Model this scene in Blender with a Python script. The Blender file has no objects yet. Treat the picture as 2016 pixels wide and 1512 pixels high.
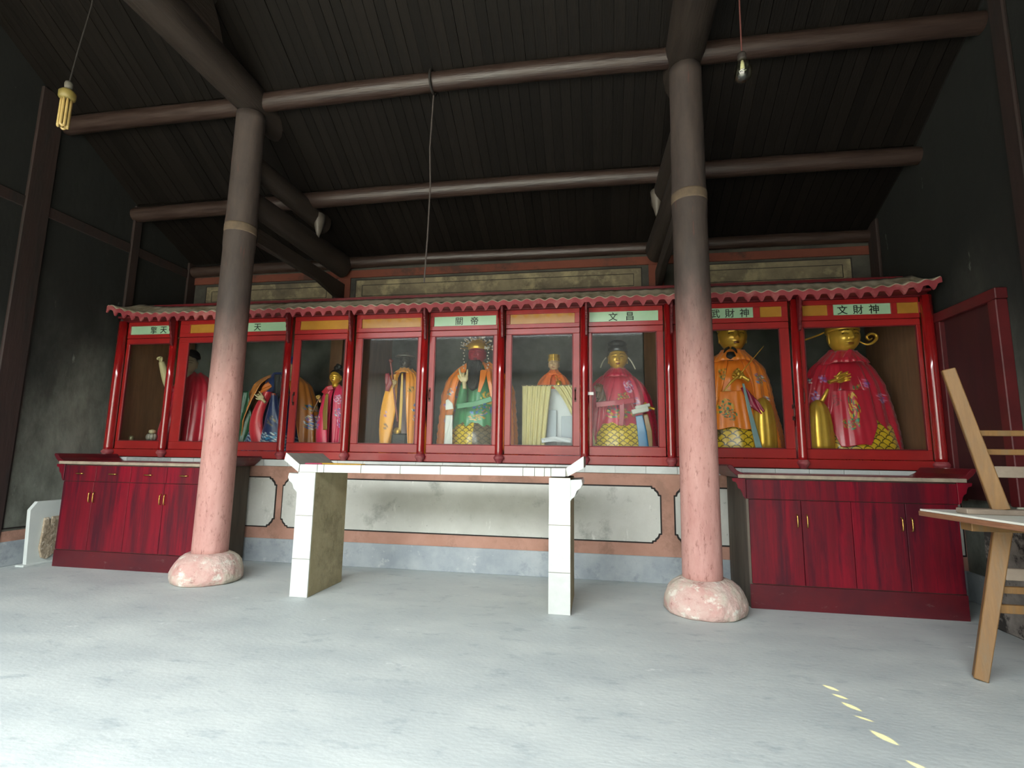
import bpy, bmesh, math, random
import numpy as np
from mathutils import Matrix, Vector
random.seed(7); RNG = np.random.default_rng(11)
SC = bpy.context.scene
COL = SC.collection
PI = math.pi

# ------------------------------------------------------------------ camera
F = 1013.12; H = 1.15                      # focal length in pixels of the 2016x1512 frame, eye height
R = np.array([[0.9857046600580576, -0.16829018558229264, 0.008045904331203974],
              [0.1677262639495621, 0.9756419273659752, -0.1413885778524099],
              [0.015944388396900405, 0.14071688954167033, 0.989921478439763]])
cd = bpy.data.cameras.new('camera'); cam = bpy.data.objects.new('camera', cd); COL.objects.link(cam)
cd.sensor_fit = 'HORIZONTAL'; cd.sensor_width = 36.0; cd.lens = F / 2016 * 36.0; cd.clip_start = 0.05
m4 = Matrix.Identity(4)
for i in range(3):
    m4[i][0] = R[i, 0]; m4[i][1] = R[i, 2]; m4[i][2] = -R[i, 1]
m4[2][3] = H
cam.matrix_world = m4
SC.camera = cam
# ------------------------------------------------------------------ light
w = bpy.data.worlds.new('sky'); SC.world = w; w.use_nodes = True
bg = w.node_tree.nodes['Background']
bg.inputs[0].default_value = (0.95, 0.985, 1.0, 1); bg.inputs[1].default_value = 25.0
SUN = Vector((0.20, -0.46, 0.866)).normalized()      # towards the sun
sd = bpy.data.lights.new('sun', 'SUN'); sd.energy = 11.0; sd.angle = math.radians(0.12); sd.color = (1.0, 0.79, 0.16)
so = bpy.data.objects.new('sun', sd); COL.objects.link(so)
so.rotation_euler = SUN.to_track_quat('Z', 'Y').to_euler(); so.location = (3, -8, 12)
SC.view_settings.view_transform = 'Standard'; SC.view_settings.look = 'None'
SC.view_settings.exposure = -0.4; SC.view_settings.gamma = 1.0
SC.view_settings.use_curve_mapping = False
pd_ = bpy.data.lights.new('front_opening_portal', 'AREA'); pd_.shape = 'RECTANGLE'; pd_.size = 8.9; pd_.size_y = 4.3
pd_.cycles.is_portal = True
po = bpy.data.objects.new('front_opening_portal', pd_); COL.objects.link(po)
po.location = (-1.36, -1.65, 2.18); po.rotation_euler = (PI / 2, 0, 0)

# ------------------------------------------------------------------ photo pixel -> place
O = np.array([0, 0, H])
def ray(u, v): return R @ np.array([(u - 1008) / F, 1, -(v - 756) / F])
def onX(u, v, X): d = ray(u, v); return O + d * X / d[0]
def onY(u, v, Y): d = ray(u, v); return O + d * Y / d[1]
def onZ(u, v, Z): d = ray(u, v); return O + d * (Z - H) / d[2]

# ------------------------------------------------------------------ colour, materials
def lin(h):
    if isinstance(h, str):
        h = h.lstrip('#'); c = [int(h[i:i + 2], 16) / 255 for i in (0, 2, 4)]
        return tuple(x / 12.92 if x <= .04045 else ((x + .055) / 1.055) ** 2.4 for x in c)
    return tuple(h[:3])
MATS = {}
def mat(name, c1, c2=None, scale=6., stretch=(1, 1, 1), rough=.6, rough2=None, metal=0., bump=0., bscale=None,
        coat=0., attr=False, c3=None, s3=1.5, t3=(.5, .62), rnd=0., detail=6., sheen=0., spec=.5, grain=0.):
    if name in MATS: return MATS[name]
    m = bpy.data.materials.new(name); m.use_nodes = True; MATS[name] = m
    nt = m.node_tree; N = nt.nodes; L = nt.links
    b = N['Principled BSDF']
    tc = N.new('ShaderNodeTexCoord'); mp = N.new('ShaderNodeMapping'); mp.inputs['Scale'].default_value = stretch
    L.new(tc.outputs['Object'], mp.inputs[0])
    nz = N.new('ShaderNodeTexNoise'); nz.inputs['Scale'].default_value = scale; nz.inputs['Detail'].default_value = detail
    nz.inputs['Roughness'].default_value = .62
    L.new(mp.outputs[0], nz.inputs['Vector'])
    if attr:
        a = N.new('ShaderNodeAttribute'); a.attribute_name = 'Col'; col = a.outputs['Color']
    else:
        r = N.new('ShaderNodeValToRGB'); r.color_ramp.elements[0].position = .33; r.color_ramp.elements[1].position = .67
        r.color_ramp.elements[0].color = (*lin(c1), 1); r.color_ramp.elements[1].color = (*lin(c2 if c2 else c1), 1)
        L.new(nz.outputs['Fac'], r.inputs[0]); col = r.outputs[0]
    if c3 is not None:
        n3 = N.new('ShaderNodeTexNoise'); n3.inputs['Scale'].default_value = s3; n3.inputs['Detail'].default_value = 8
        n3.inputs['Roughness'].default_value = .7
        L.new(mp.outputs[0], n3.inputs['Vector'])
        r3 = N.new('ShaderNodeValToRGB'); r3.color_ramp.elements[0].position = t3[0]; r3.color_ramp.elements[1].position = t3[1]
        L.new(n3.outputs['Fac'], r3.inputs[0])
        mx = N.new('ShaderNodeMix'); mx.data_type = 'RGBA'
        L.new(r3.outputs[0], mx.inputs['Factor']); L.new(col, mx.inputs['A']); mx.inputs['B'].default_value = (*lin(c3), 1)
        col = mx.outputs['Result']
    if rnd:
        oi = N.new('ShaderNodeObjectInfo'); ma = N.new('ShaderNodeMapRange')
        ma.inputs['To Min'].default_value = 1 - rnd; ma.inputs['To Max'].default_value = 1 + rnd
        L.new(oi.outputs['Random'], ma.inputs[0])
        vm = N.new('ShaderNodeVectorMath'); vm.operation = 'SCALE'
        L.new(col, vm.inputs[0]); L.new(ma.outputs[0], vm.inputs['Scale']); col = vm.outputs[0]
    L.new(col, b.inputs['Base Color'])
    b.inputs['Metallic'].default_value = metal; b.inputs['Specular IOR Level'].default_value = spec
    if rough2 is not None:
        mr = N.new('ShaderNodeMapRange'); mr.inputs['From Min'].default_value = .3; mr.inputs['From Max'].default_value = .7
        mr.inputs['To Min'].default_value = rough; mr.inputs['To Max'].default_value = rough2
        L.new(nz.outputs['Fac'], mr.inputs[0]); L.new(mr.outputs[0], b.inputs['Roughness'])
    else: b.inputs['Roughness'].default_value = rough
    b.inputs['Coat Weight'].default_value = coat; b.inputs['Coat Roughness'].default_value = .12
    b.inputs['Sheen Weight'].default_value = sheen
    if bump:
        bp = N.new('ShaderNodeBump'); bp.inputs['Strength'].default_value = bump; bp.inputs['Distance'].default_value = .02
        if bscale:
            nb = N.new('ShaderNodeTexNoise'); nb.inputs['Scale'].default_value = bscale; nb.inputs['Detail'].default_value = 8
            L.new(mp.outputs[0], nb.inputs['Vector']); L.new(nb.outputs['Fac'], bp.inputs['Height'])
        else: L.new(nz.outputs['Fac'], bp.inputs['Height'])
        L.new(bp.outputs[0], b.inputs['Normal'])
    return m

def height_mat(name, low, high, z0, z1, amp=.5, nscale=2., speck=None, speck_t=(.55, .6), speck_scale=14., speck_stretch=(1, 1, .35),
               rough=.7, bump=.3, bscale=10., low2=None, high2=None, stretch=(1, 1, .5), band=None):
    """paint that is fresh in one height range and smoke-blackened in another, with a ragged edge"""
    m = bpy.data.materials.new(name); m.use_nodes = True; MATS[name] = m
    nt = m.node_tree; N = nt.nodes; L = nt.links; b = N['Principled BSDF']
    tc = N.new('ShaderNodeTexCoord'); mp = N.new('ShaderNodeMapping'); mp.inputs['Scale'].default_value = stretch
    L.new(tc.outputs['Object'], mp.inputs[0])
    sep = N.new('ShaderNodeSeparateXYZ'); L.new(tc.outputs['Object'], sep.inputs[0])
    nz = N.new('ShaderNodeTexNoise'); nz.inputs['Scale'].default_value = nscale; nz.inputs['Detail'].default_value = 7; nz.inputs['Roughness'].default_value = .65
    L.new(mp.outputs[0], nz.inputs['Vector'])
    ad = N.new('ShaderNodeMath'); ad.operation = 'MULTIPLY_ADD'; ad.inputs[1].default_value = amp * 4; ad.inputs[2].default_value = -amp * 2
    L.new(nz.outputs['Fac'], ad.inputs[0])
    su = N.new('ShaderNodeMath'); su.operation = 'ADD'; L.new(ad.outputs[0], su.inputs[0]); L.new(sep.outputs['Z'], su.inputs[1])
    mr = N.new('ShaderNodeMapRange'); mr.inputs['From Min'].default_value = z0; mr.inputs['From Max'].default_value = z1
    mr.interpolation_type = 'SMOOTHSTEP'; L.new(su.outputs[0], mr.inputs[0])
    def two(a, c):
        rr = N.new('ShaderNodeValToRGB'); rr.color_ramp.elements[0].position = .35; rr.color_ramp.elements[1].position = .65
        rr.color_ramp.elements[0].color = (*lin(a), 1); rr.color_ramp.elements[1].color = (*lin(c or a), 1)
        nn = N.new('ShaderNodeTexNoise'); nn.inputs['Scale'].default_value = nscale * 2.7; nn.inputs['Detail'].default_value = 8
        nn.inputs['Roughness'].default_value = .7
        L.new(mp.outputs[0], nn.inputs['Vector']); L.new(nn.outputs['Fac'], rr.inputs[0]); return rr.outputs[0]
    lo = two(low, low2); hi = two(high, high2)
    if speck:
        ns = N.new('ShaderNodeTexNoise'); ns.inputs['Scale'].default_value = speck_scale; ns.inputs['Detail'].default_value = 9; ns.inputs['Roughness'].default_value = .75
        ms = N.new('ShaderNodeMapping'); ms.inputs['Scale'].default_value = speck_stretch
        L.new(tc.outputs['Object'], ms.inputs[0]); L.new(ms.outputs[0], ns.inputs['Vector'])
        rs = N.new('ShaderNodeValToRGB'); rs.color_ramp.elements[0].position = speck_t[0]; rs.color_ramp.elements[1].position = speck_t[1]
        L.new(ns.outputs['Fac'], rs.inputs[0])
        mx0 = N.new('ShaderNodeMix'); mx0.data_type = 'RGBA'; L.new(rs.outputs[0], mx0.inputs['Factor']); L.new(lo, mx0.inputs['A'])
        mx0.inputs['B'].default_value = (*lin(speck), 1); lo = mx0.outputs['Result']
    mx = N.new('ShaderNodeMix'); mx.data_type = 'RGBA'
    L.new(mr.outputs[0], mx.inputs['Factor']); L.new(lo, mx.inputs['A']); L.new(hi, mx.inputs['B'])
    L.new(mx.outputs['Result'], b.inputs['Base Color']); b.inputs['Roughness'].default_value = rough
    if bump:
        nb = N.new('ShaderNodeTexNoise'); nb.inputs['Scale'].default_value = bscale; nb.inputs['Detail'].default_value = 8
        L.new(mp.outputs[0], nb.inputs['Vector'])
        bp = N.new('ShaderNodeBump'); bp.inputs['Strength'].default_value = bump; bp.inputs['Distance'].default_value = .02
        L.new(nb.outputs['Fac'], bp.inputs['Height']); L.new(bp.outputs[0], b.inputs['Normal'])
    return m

def glass_mat(name, tint=(.93, .95, .94), f0=.014):
    m = bpy.data.materials.new(name); m.use_nodes = True; nt = m.node_tree; N = nt.nodes; L = nt.links
    N.remove(N['Principled BSDF']); out = N['Material Output']
    lw = N.new('ShaderNodeLayerWeight'); lw.inputs[0].default_value = .5
    pw_ = N.new('ShaderNodeMath'); pw_.operation = 'POWER'; pw_.inputs[1].default_value = 5; L.new(lw.outputs['Facing'], pw_.inputs[0])
    fr = N.new('ShaderNodeMath'); fr.operation = 'MULTIPLY_ADD'; fr.inputs[1].default_value = .9; fr.inputs[2].default_value = f0; L.new(pw_.outputs[0], fr.inputs[0])
    tr = N.new('ShaderNodeBsdfTransparent'); tr.inputs[0].default_value = (*tint, 1)
    gl = N.new('ShaderNodeBsdfGlossy'); gl.inputs['Roughness'].default_value = .03
    mx = N.new('ShaderNodeMixShader'); L.new(fr.outputs[0], mx.inputs[0]); L.new(tr.outputs[0], mx.inputs[1]); L.new(gl.outputs[0], mx.inputs[2])
    L.new(mx.outputs[0], out.inputs[0]); return m

# ------------------------------------------------------------------ mesh builder
class MB:
    def __init__(s): s.v = []; s.f = []; s.c = None
    def add(s, vs, fs):
        o = len(s.v); s.v.extend([tuple(map(float, p)) for p in vs]); s.f.extend([tuple(i + o for i in q) for q in fs]); return s
    def box(s, x0, x1, y0, y1, z0, z1):
        return s.add([(x0, y0, z0), (x1, y0, z0), (x1, y1, z0), (x0, y1, z0), (x0, y0, z1), (x1, y0, z1), (x1, y1, z1), (x0, y1, z1)],
                     [(0, 3, 2, 1), (4, 5, 6, 7), (0, 1, 5, 4), (1, 2, 6, 5), (2, 3, 7, 6), (3, 0, 4, 7)])
    def bar(s, p0, p1, wx, wy, up=(0, 0, 1), wx1=None, wy1=None):
        p0 = Vector(p0); p1 = Vector(p1); d = (p1 - p0).normalized(); u = Vector(up)
        a = d.cross(u)
        if a.length < 1e-4: a = d.cross(Vector((1, 0, 0)))
        a.normalize(); b = a.cross(d).normalized(); vs = []
        for p, x, y in ((p0, wx, wy), (p1, wx1 or wx, wy1 or wy)):
            for sx, sy in ((-1, -1), (1, -1), (1, 1), (-1, 1)): vs.append(p + a * x / 2 * sx + b * y / 2 * sy)
        return s.add(vs, [(0, 1, 2, 3), (7, 6, 5, 4), (0, 4, 5, 1), (1, 5, 6, 2), (2, 6, 7, 3), (3, 7, 4, 0)])
    def tube(s, path, rad, seg=10, cap=True, flat=1.0):
        path = [Vector(p) for p in path]; n = len(path)
        if not hasattr(rad, '__len__'): rad = [rad] * n
        if 3 <= n <= 12 and seg >= 8:
            q, rr = [], []
            for i in range(n - 1):
                a, b, c, d = path[max(i - 1, 0)], path[i], path[i + 1], path[min(i + 2, n - 1)]
                for t in (0, .25, .5, .75):
                    q.append(.5 * (2 * b + (c - a) * t + (2 * a - 5 * b + 4 * c - d) * t * t + (3 * b - a - 3 * c + d) * t ** 3)); rr.append(rad[i] + (rad[i + 1] - rad[i]) * t)
            q.append(path[-1]); rr.append(rad[-1]); path, rad, n = q, rr, len(q)
        vs = []; prev = None
        for i, p in enumerate(path):
            d = (path[min(i + 1, n - 1)] - path[max(i - 1, 0)]).normalized()
            if prev is None:
                a = d.cross(Vector((0, 0, 1)))
                if a.length < .05: a = d.cross(Vector((1, 0, 0)))
            else: a = prev - d * prev.dot(d)
            a.normalize(); prev = a; b = d.cross(a)
            for k in range(seg):
                t = 2 * PI * k / seg; vs.append(p + (a * math.cos(t) + b * math.sin(t) * flat) * rad[i])
        fs = [(i * seg + k, i * seg + (k + 1) % seg, (i + 1) * seg + (k + 1) % seg, (i + 1) * seg + k) for i in range(n - 1) for k in range(seg)]
        if cap: fs += [tuple(range(seg - 1, -1, -1)), tuple((n - 1) * seg + k for k in range(seg))]
        return s.add(vs, fs)
    def lathe(s, prof, c, seg=24, sx=1., sy=1., fn=None):
        n = len(prof); vs = []
        for r, z in prof:
            for k in range(seg):
                t = 2 * PI * k / seg; rr = r * (fn(t, z) if fn else 1)
                vs.append((c[0] + rr * math.cos(t) * sx, c[1] + rr * math.sin(t) * sy, c[2] + z))
        fs = [(i * seg + k, i * seg + (k + 1) % seg, (i + 1) * seg + (k + 1) % seg, (i + 1) * seg + k) for i in range(n - 1) for k in range(seg)]
        fs += [tuple(range(seg - 1, -1, -1)), tuple((n - 1) * seg + k for k in range(seg))]
        return s.add(vs, fs)
    def ball(s, c, r, seg=12, rings=8, sc=(1, 1, 1)):
        prof = [(max(1e-4, math.sin(PI * i / rings)) * r, -math.cos(PI * i / rings) * r * sc[2]) for i in range(rings + 1)]
        return s.lathe(prof, c, seg, sc[0], sc[1])
    def prism(s, pts, a0, a1, axis='y'):
        n = len(pts)
        def P(p, a): return (p[0], a, p[1]) if axis == 'y' else ((a, p[0], p[1]) if axis == 'x' else (p[0], p[1], a))
        vs = [P(p, a0) for p in pts] + [P(p, a1) for p in pts]
        fs = [tuple(range(n)), tuple(range(2 * n - 1, n - 1, -1))] + [(i, n + i, n + (i + 1) % n, (i + 1) % n) for i in range(n)]
        return s.add(vs, fs)
    def grid(s, P, closed=False, flip=False):
        """P: array (nv, nu, 3)"""
        nv, nu = P.shape[:2]; fs = []
        for j in range(nv - 1):
            for i in range(nu if closed else nu - 1):
                q = (j * nu + i, j * nu + (i + 1) % nu, (j + 1) * nu + (i + 1) % nu, (j + 1) * nu + i)
                fs.append(q[::-1] if flip else q)
        return s.add(P.reshape(-1, 3), fs)
    def mesh(s, name):
        me = bpy.data.meshes.new(name); me.from_pydata(s.v, [], s.f)
        bm = bmesh.new(); bm.from_mesh(me); bmesh.ops.recalc_face_normals(bm, faces=bm.faces); bm.to_mesh(me); bm.free()
        if s.c is not None:
            at = me.color_attributes.new('Col', 'FLOAT_COLOR', 'POINT')
            c4 = np.ones((len(s.v), 4), np.float32); c4[:, :3] = s.c; at.data.foreach_set('color', c4.ravel())
        return me
    def build(s, name, m, parent=None, smooth=False, bevel=0., solid=0., seg=1, label=None):
        me = s.mesh(name); o = bpy.data.objects.new(name, me); COL.objects.link(o); me.materials.append(m)
        if smooth:
            for p in me.polygons: p.use_smooth = True
        if solid:
            sm = o.modifiers.new('solid', 'SOLIDIFY'); sm.thickness = solid; sm.offset = 0
        if bevel:
            bv = o.modifiers.new('bevel', 'BEVEL'); bv.width = bevel; bv.segments = seg; bv.limit_method = 'ANGLE'; bv.angle_limit = math.radians(40)
            bv.harden_normals = False
        attach(o, parent)
        if label: o['label'] = label
        return o
ROOTLOC = {}
def attach(o, parent):
    if parent is None: return
    o.parent = parent
    l = world_loc(parent)
    o.matrix_parent_inverse = Matrix.Translation(-l)
def world_loc(p):
    l = Vector(p.location)
    return l
def thing(name, label, cat, loc=(0, 0, 0), group=None):
    o = bpy.data.objects.new(name, None); COL.objects.link(o); o.location = loc; o.empty_display_size = .05
    o['label'] = label; o['category'] = cat
    if group: o['group'] = group
    return o
def tag(o, label, cat, group=None):
    o['label'] = label; o['category'] = cat
    if group: o['group'] = group
    return o
def struct(o, label=None, cat=None):
    o['kind'] = 'structure'
    if label: o['label'] = label
    if cat: o['category'] = cat
    return o
def piece(name, me, loc, parent, rot=None):
    o = bpy.data.objects.new(name, me); COL.objects.link(o); o.location = loc
    if rot: o.rotation_euler = rot
    attach(o, parent); return o
def fnoise(p, f, seed=0):
    r = np.random.default_rng(seed); s = 0; p = np.asarray(p, float)
    for k in range(7):
        d = r.normal(size=3); d /= np.linalg.norm(d); s = s + np.sin(p @ d * f * (.6 + .25 * k) + r.uniform(0, 6.28)) / (1 + .25 * k)
    return s / 3.2

# ================================================================== materials
XL, XR, YB = -5.84, 3.12, 6.38                      # side walls, back wall
m_floor = mat('cement_floor', '#adb6b6', '#c0c7c4', scale=1.4, stretch=(1, 2, 1), rough=.5, rough2=.75, bump=.10, bscale=26, c3='#8c989d', s3=4.2, t3=(.56, .78), detail=10)
m_court = mat('courtyard_stone', '#b5b3ab', '#c8c5bc', scale=2, rough=.8)
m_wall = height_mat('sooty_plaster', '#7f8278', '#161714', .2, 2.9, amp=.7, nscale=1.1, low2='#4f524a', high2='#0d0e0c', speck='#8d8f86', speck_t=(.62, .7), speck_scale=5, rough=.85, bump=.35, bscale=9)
m_wallup = mat('sooty_upper_plaster', '#4a4840', '#2c2a26', scale=2.2, rough=.85, bump=.3, bscale=10)
m_case_back = mat('grey_plaster', '#6a6d67', '#3f423e', scale=1.7, rough=.85, bump=.25, bscale=8)
m_pink = mat('pink_limewash', '#a37a68', '#b08776', scale=4, rough=.85, bump=.2, bscale=30, c3='#937060', s3=3)
m_panel = mat('grey_lime_panel', '#b6b7af', '#c6c7c0', scale=2.5, rough=.8, bump=.25, bscale=9, c3='#8d8f88', s3=2.2, t3=(.56, .7))
m_line = mat('black_outline', '#1f1a17', rough=.8)
m_dado = mat('grey_dado', '#8b949a', '#a5acae', scale=3.5, rough=.8, bump=.25, bscale=14, c3='#c3c6c4', s3=5, t3=(.58, .7))
m_tile = mat('white_glazed_tile', '#bcc0bc', '#c9ccc8', scale=9, rough=.3, rnd=.05, c3='#b9bdbb', s3=11, t3=(.66, .74))
m_tiledirty = mat('grey_mortar', '#8e9290', '#a6aaa6', scale=20, rough=.85)
m_plank = mat('sooty_plank', '#0f0c0a', '#16120f', scale=4, stretch=(6, 1, 1), rough=.55, rough2=.7, spec=.12, bump=.2, bscale=14, rnd=.25)
m_deck = mat('roof_deck', '#120f0d', rough=.9)
m_log = mat('sooty_log', '#2b1f1b', '#3d2f29', scale=5, stretch=(.5, 5, 5), rough=.3, rough2=.5, bump=.22, bscale=16)
m_beam = mat('dark_timber', '#241d19', '#312822', scale=4, stretch=(5, .6, 5), rough=.55, rough2=.7, bump=.25, bscale=12)
m_redpost = mat('faded_red_timber', '#221714', '#2e1d19', scale=5, stretch=(4, 4, .5), rough=.75, c3='#1c1715', s3=2.5, bump=.2)
m_redband = mat('brick_red_limewash', '#5f2f21', '#6b3727', scale=4, rough=.85, c3='#43281f', s3=2)
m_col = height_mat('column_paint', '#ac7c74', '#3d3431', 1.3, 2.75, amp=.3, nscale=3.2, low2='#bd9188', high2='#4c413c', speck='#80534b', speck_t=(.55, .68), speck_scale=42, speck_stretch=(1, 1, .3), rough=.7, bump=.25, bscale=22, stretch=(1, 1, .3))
m_colstone = mat('painted_stone', '#b98f86', '#c9b3a9', scale=5, rough=.9, bump=1., bscale=16, c3='#bdb7a6', s3=2.4, t3=(.48, .6))
m_ring = mat('column_ring', '#6b5a48', '#574a3e', scale=20, rough=.8)
m_red = mat('red_gloss_paint', '#98201f', '#841817', scale=3, rough=.3, rough2=.42, coat=.25, bump=.05, bscale=30)
m_redpil = mat('red_pillar_lacquer', '#8f1416', '#7c0f11', scale=3, rough=.12, coat=1., spec=.8)
m_reddk = mat('dark_red_paint', '#63141a', '#4e1016', scale=4, rough=.45)
m_valance = mat('dusty_red_paint', '#8f3a40', '#7d2c33', scale=6, rough=.6, c3='#9c5a58', s3=5)
m_roofdust = mat('dusty_shrine_roof', '#a39884', '#b3a894', scale=5, rough=.9, bump=.2, c3='#85795f', s3=3)
m_green = mat('pale_green_glass', '#9dbd9c', '#8fb090', scale=3, rough=.2, coat=.3)
m_yel = mat('amber_glass', '#a8792f', '#946626', scale=3, rough=.2, coat=.3)
m_ink = mat('black_ink', '#121412', rough=.5)
m_brownwood = mat('brown_veneer', '#8a6347', '#75553d', scale=6, stretch=(3, 3, .4), rough=.55)
m_glass = glass_mat('showcase_glass')
m_brass = mat('brass', '#c9a55e', '#b58f4a', scale=20, rough=.25, metal=.9)
m_bronze = mat('dark_bronze', '#4a2a22', '#38201b', scale=20, rough=.35, metal=.6)
m_steel = mat('white_steel', '#d9d9d6', rough=.3)
m_cab = mat('cherry_red_lacquer', '#7c0a20', '#520917', scale=2.2, stretch=(5, 5, .35), rough=.34, rough2=.5, coat=.08, spec=.35, bump=.04, c3='#430c1b', s3=1.6)
m_cabdk = mat('dark_cherry_lacquer', '#5a1019', '#47101a', scale=3, rough=.35, coat=.2)
m_cabside = mat('bare_cabinet_side', '#5f564b', '#463f37', scale=4, stretch=(3, 3, .4), rough=.8)
m_dust = mat('dusty_edge', '#9c8f7c', '#7f7365', scale=12, rough=.9)
m_altside = mat('olive_render', '#948a68', '#a59a79', scale=5, rough=.75, bump=.5, bscale=13, c3='#837a5c', s3=4)
m_alttop = mat('altar_top_cement', '#8c8c82', '#9d9d94', scale=6, rough=.8)
m_marble = mat('white_marble', '#c9cfcb', '#bcc5c1', scale=2.5, rough=.35)
m_rock = mat('buff_rock', '#a3957f', '#8a7b65', scale=9, rough=.9, bump=.8, bscale=25, c3='#cfc6b4', s3=24, t3=(.55, .65))
m_wood = mat('raw_timber', '#805f36', '#70522f', scale=6, stretch=(5, 5, .6), rough=.6, bump=.12, bscale=20, c3='#746349', s3=3, t3=(.5, .75))
m_woodgrey = mat('weathered_timber', '#8c7f70', '#776a5c', scale=6, rough=.75, bump=.2, bscale=20)
m_boardtop = mat('pale_board_face', '#c9cabf', '#d6d6cc', scale=4, rough=.6)
m_boardedge = mat('brown_board_edge', '#6e4530', '#8a6247', scale=6, stretch=(6, 1, 12), rough=.65)
m_mottle = mat('mottled_plaster', '#5e5a55', '#8d8880', scale=5, rough=.9, c3='#2a2724', s3=4, t3=(.5, .56), bump=.3)
m_basin = mat('slate_blue_basin', '#56646e', '#6d7a82', scale=6, rough=.5)

def layer(m, colr, scale, t, stretch=(1, 1, 1), amount=1., detail=8., rough=.7):
    """a worn or dusty patch pattern over what the material already has"""
    nt = m.node_tree; N = nt.nodes; L = nt.links; b = N['Principled BSDF']; src = b.inputs['Base Color'].links[0].from_socket
    tc = N.new('ShaderNodeTexCoord'); mp = N.new('ShaderNodeMapping'); mp.inputs['Scale'].default_value = stretch; mp.inputs['Location'].default_value = (scale * 1.7, 3.1, scale)
    nz = N.new('ShaderNodeTexNoise'); nz.inputs['Scale'].default_value = scale; nz.inputs['Detail'].default_value = detail; nz.inputs['Roughness'].default_value = rough
    mr = N.new('ShaderNodeMapRange'); mr.inputs['From Min'].default_value = t[0]; mr.inputs['From Max'].default_value = t[1]; mr.inputs['To Max'].default_value = amount
    mx = N.new('ShaderNodeMix'); mx.data_type = 'RGBA'; mx.inputs['B'].default_value = (*lin(colr), 1)
    L.new(tc.outputs['Object'], mp.inputs[0]); L.new(mp.outputs[0], nz.inputs['Vector']); L.new(nz.outputs['Fac'], mr.inputs[0])
    L.new(mr.outputs[0], mx.inputs['Factor']); L.new(src, mx.inputs['A']); L.new(mx.outputs['Result'], b.inputs['Base Color'])
layer(m_floor, '#dfe3e0', 5.5, (.64, .74), (1, 1.6, 1), .8)
layer(m_floor, '#808b90', 16, (.62, .72), (.8, 2, 1), .75)
layer(m_floor, '#737d82', 45, (.66, .74), (.7, 2, 1), .8)
layer(m_panel, '#d6d6cf', 7, (.62, .68), (2, 2, .5), .8)
layer(m_panel, '#7d7e76', 22, (.64, .72), (1, 1, 1), .7)
layer(m_colstone, '#d5d0c4', 8, (.54, .62), (1, 1, 1.5), .9)
layer(m_colstone, '#8d6059', 13, (.60, .68), (1, 1, 1.5), .8)
layer(m_cab, '#a06a72', 5, (.69, .72), (26, 26, .5), .55)
layer(m_cab, '#35101a', 2.2, (.55, .7), (2, 2, .6), .5)
layer(m_cabdk, '#8f7f79', 9, (.62, .75), (1, 1, 2), .5)
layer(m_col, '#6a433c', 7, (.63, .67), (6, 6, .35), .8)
layer(m_dado, '#6f7a82', 5, (.55, .7), (1, 1, 1), .7)
layer(m_tile, '#9aa09e', 30, (.66, .72), (1, 1, .4), .6)
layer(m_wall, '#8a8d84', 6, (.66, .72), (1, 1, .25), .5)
layer(m_altside, '#c4bb99', 9, (.66, .70), (1, 1, .5), .7)

# ================================================================== shell
fl = MB().box(XL - .3, XR + .3, -1.7, YB + .3, -.12, 0).build('floor', m_floor); struct(fl)
struct(MB().box(-16, 14, -16, -1.7, -.20, -.02).build('courtyard_ground', m_court), 'pale stone paving of the open courtyard outside', 'ground')

fc = thing('added_courtyard_hall', 'added unseen brick hall with dark tiled roof, hides low sky from the showcase glass', 'sky blocker', (-1, -13.5, 0)); fc['kind'] = 'structure'  # unseen hall added and sized to hide low sky in the pane reflections
MB().box(-13.5, 4.15, -14.2, -13.5, 0, 5.2).build('added_facade', mat('grey_brick', '#8d8c85', '#9b9a92', scale=3, rough=.9), fc)
MB().prism([(-12.7, 4.95), (-12.7, 5.1), (-17.5, 7.9), (-17.5, 7.7)], -14, 4, 'x').build('added_hall_roof', mat('dark_roof_tile', '#3b3c3c', '#4a4b4a', scale=8, rough=.8), fc)
for x0, x1 in ((4.15, 18.), (-28., -13.5)):  # unseen wings added to keep bright sky from mirroring in the outer panes
    sw = thing('added_courtyard_wing', 'added unseen dark wing beside the hall, keeps sky out of the side panes', 'sky blocker', (x0, -14, 0)); sw['kind'] = 'structure'
    MB().box(x0, x1, -14.2, -13.5, 0, 5.2).build('added_wing_wall', mat('dark_timber_wall', '#3a332c', '#2c2722', scale=3, rough=.9), sw)
    MB().prism([(-12.7, 4.95), (-12.7, 5.1), (-17.5, 7.9), (-17.5, 7.7)], x0, x1, 'x').build('added_wing_roof', mat('dark_roof_tile', '#3b3c3c'), sw)

roofpts = [(YB + .3, 3.72), (6.30, 3.85), (5.32, 4.28), (4.37, 4.86), (2.4, 6.1)]
def roof_z(y): 
    ys = [p[0] for p in roofpts][::-1]; zs = [p[1] for p in roofpts][::-1]; return float(np.interp(y, ys, zs))
# side walls follow the roof
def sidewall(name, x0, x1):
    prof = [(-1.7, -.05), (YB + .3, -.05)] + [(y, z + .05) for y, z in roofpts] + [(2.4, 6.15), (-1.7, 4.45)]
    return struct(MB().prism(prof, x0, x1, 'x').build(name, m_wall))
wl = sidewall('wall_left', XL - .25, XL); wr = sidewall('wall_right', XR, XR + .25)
wb = struct(MB().box(XL - .2, XR + .2, YB, YB + .25, -.05, 3.85).build('wall_back', m_case_back))

struct(MB().box(1.0, XR + .2, -1.72, -1.58, -.02, 4.4).build('added_front_wall', m_wall), 'added unseen wall across the right of the hall front, blocks light from that side', 'wall')  # unseen wall added so daylight comes in mainly from the left
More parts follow.
